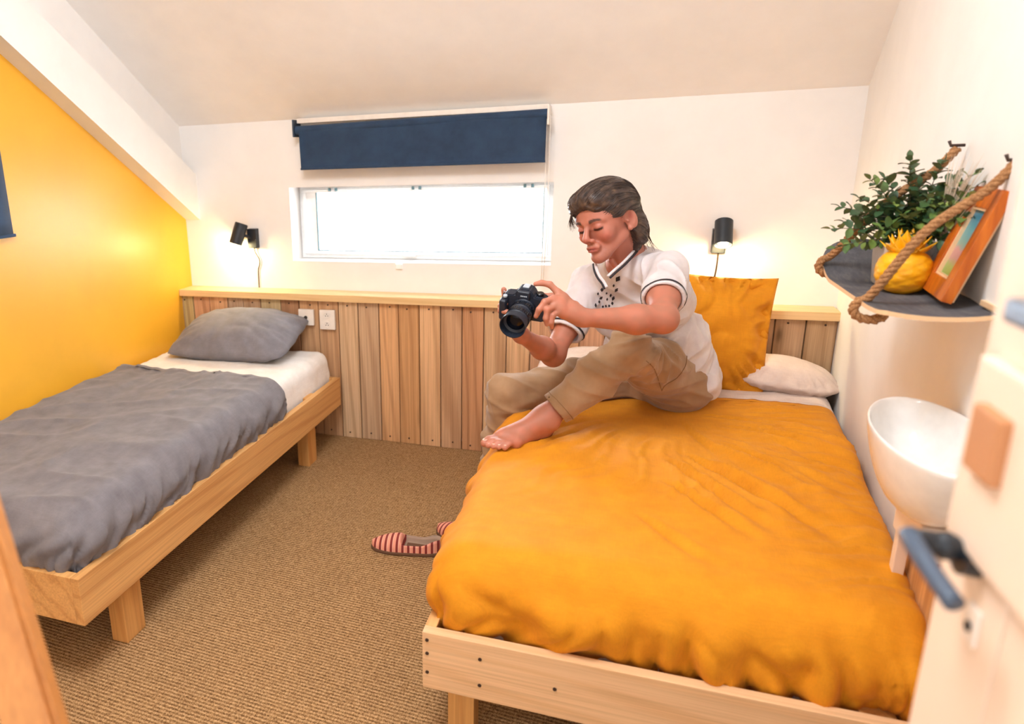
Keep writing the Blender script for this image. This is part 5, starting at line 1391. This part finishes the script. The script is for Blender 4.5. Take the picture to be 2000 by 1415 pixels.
def cbox(name, x0, x1, y0, y1, z0, z1, mat='cam_body', bev=.004, par=None):
    m, c = box(x0, x1, y0, y1, z0, z1, bev, 3); return obj(name, m, mat, par or DC, c, smooth=False)
def ccyl(name, prof, loc, rot=(0, 0, 0), mat='cam_body', n=32, par=None):
    v, f = lathe(prof, n); o = obj(name, pydata(name, v, f), mat, par or DC, loc, rot, smooth=True); smooth_by_angle(o, 35); return o
def cbody():
    bm = bmesh.new(); out = [(-.066, -.040), (-.062, -.046), (.056, -.046), (.062, -.040), (.062, .020), (.052, .029), (.030, .031), (.022, .046), (.014, .052), (-.014, .052), (-.022, .046), (-.030, .031), (-.056, .029), (-.066, .020)]
    A = [bm.verts.new((x, y, -.022)) for x, y in out]; B = [bm.verts.new((x, y, .020)) for x, y in out]; bm.faces.new(A[::-1]); bm.faces.new(B)
    for i in range(len(out)): bm.faces.new((A[i], A[(i+1) % len(out)], B[(i+1) % len(out)], B[i]))
    bmesh.ops.recalc_face_normals(bm, faces=bm.faces); bmesh.ops.bevel(bm, geom=bm.edges[:], offset=.003, segments=2, affect='EDGES'); return bm
obj('camera_body', cbody(), 'cam_body', DC)
cbox('grip', -.068, -.046, -.045, .022, .012, .046, bev=.009)
cbox('prism_front', -.018, .018, .022, .050, .012, .030, bev=.006)
cbox('eyecup', -.014, .014, .026, .044, -.032, -.020, 'cam_gloss', .003)
cbox('flash_shoe', -.009, .009, .051, .055, -.016, .006, 'cam_mark', .001)
cbox('rear_screen', -.032, .030, -.034, .018, -.025, -.021, 'cam_gloss', .002)
ccyl('mode_dial', [(.0005, 0), (.0115, 0), (.0115, .009), (.010, .0105), (.0005, .0105)], (.040, .027, -.004), (-PI/2, 0, 0), 'cam_gloss')
ccyl('shutter_button', [(.0005, 0), (.0065, 0), (.0065, .005), (.005, .006), (.0005, .006)], (-.054, .026, .028), (-PI/2, 0, 0), 'cam_mark')
ccyl('lens', [(.0005, 0), (.033, 0), (.033, .012), (.031, .014), (.031, .020), (.0335, .022), (.0335, .046), (.0315, .048), (.0315, .056), (.034, .058), (.034, .082), (.0325, .084), (.0325, .090), (.035, .092), (.0375, .118), (.0355, .118), (.033, .094), (.027, .090), (.0005, .090)], (.002, -.006, .018), n=48)
for z0, cnt in ((.026, 1), (.062, 1)):
    V = []; F = []
    for k in range(40):
        a = 2*PI*k/40; m4 = Matrix.Rotation(a, 4, 'Z')@Matrix.Translation((.0342, 0, z0+.008)); bm = bmesh.new(); bmesh.ops.create_cube(bm, size=1); bmesh.ops.scale(bm, vec=(.0022, .0030, .016), verts=bm.verts)
        oo = len(V); V += [m4@v.co for v in bm.verts]; F += [tuple(oo+v.index for v in f.verts) for f in bm.faces]; bm.free()
    obj('grip_ring', pydata('grip_ring', V, F), 'cam_gloss', DC, (.002, -.006, .018))
ccyl('front_glass', [(.0005, .0955), (.010, .095), (.020, .0925), (.0275, .0895), (.0275, .088), (.0005, .088)], (.002, -.006, .018), mat='lens_glass')
V, F = tube([(.0, .031, .031), (-.010, .030, .0325)], .0012, 6); 
for x in (-.008, -.003, .002, .007): cbox('name_mark', x, x+.0035, .034, .038, .0300, .0306, 'cam_mark', 0)
for sx_ in (-1, 1):
    V, F = tube([(sx_*.060, .020, -.006), (sx_*.068, .026, -.006), (sx_*.070, .018, -.006)], .0016, 6); obj('strap_lug', pydata('lug', V, F), 'cam_mark', DC, smooth=True)
V, F = tube(spline([(-.068, .018, -.006), (-.074, -.01, -.01), (-.066, -.045, -.014), (-.05, -.062, -.016)], 6), .003, 6); obj('strap', pydata('strap', V, F), 'cam_body', DC, smooth=True)
print('tris', sum(len(p.vertices)-2 for m in bpy.data.meshes for p in m.polygons))
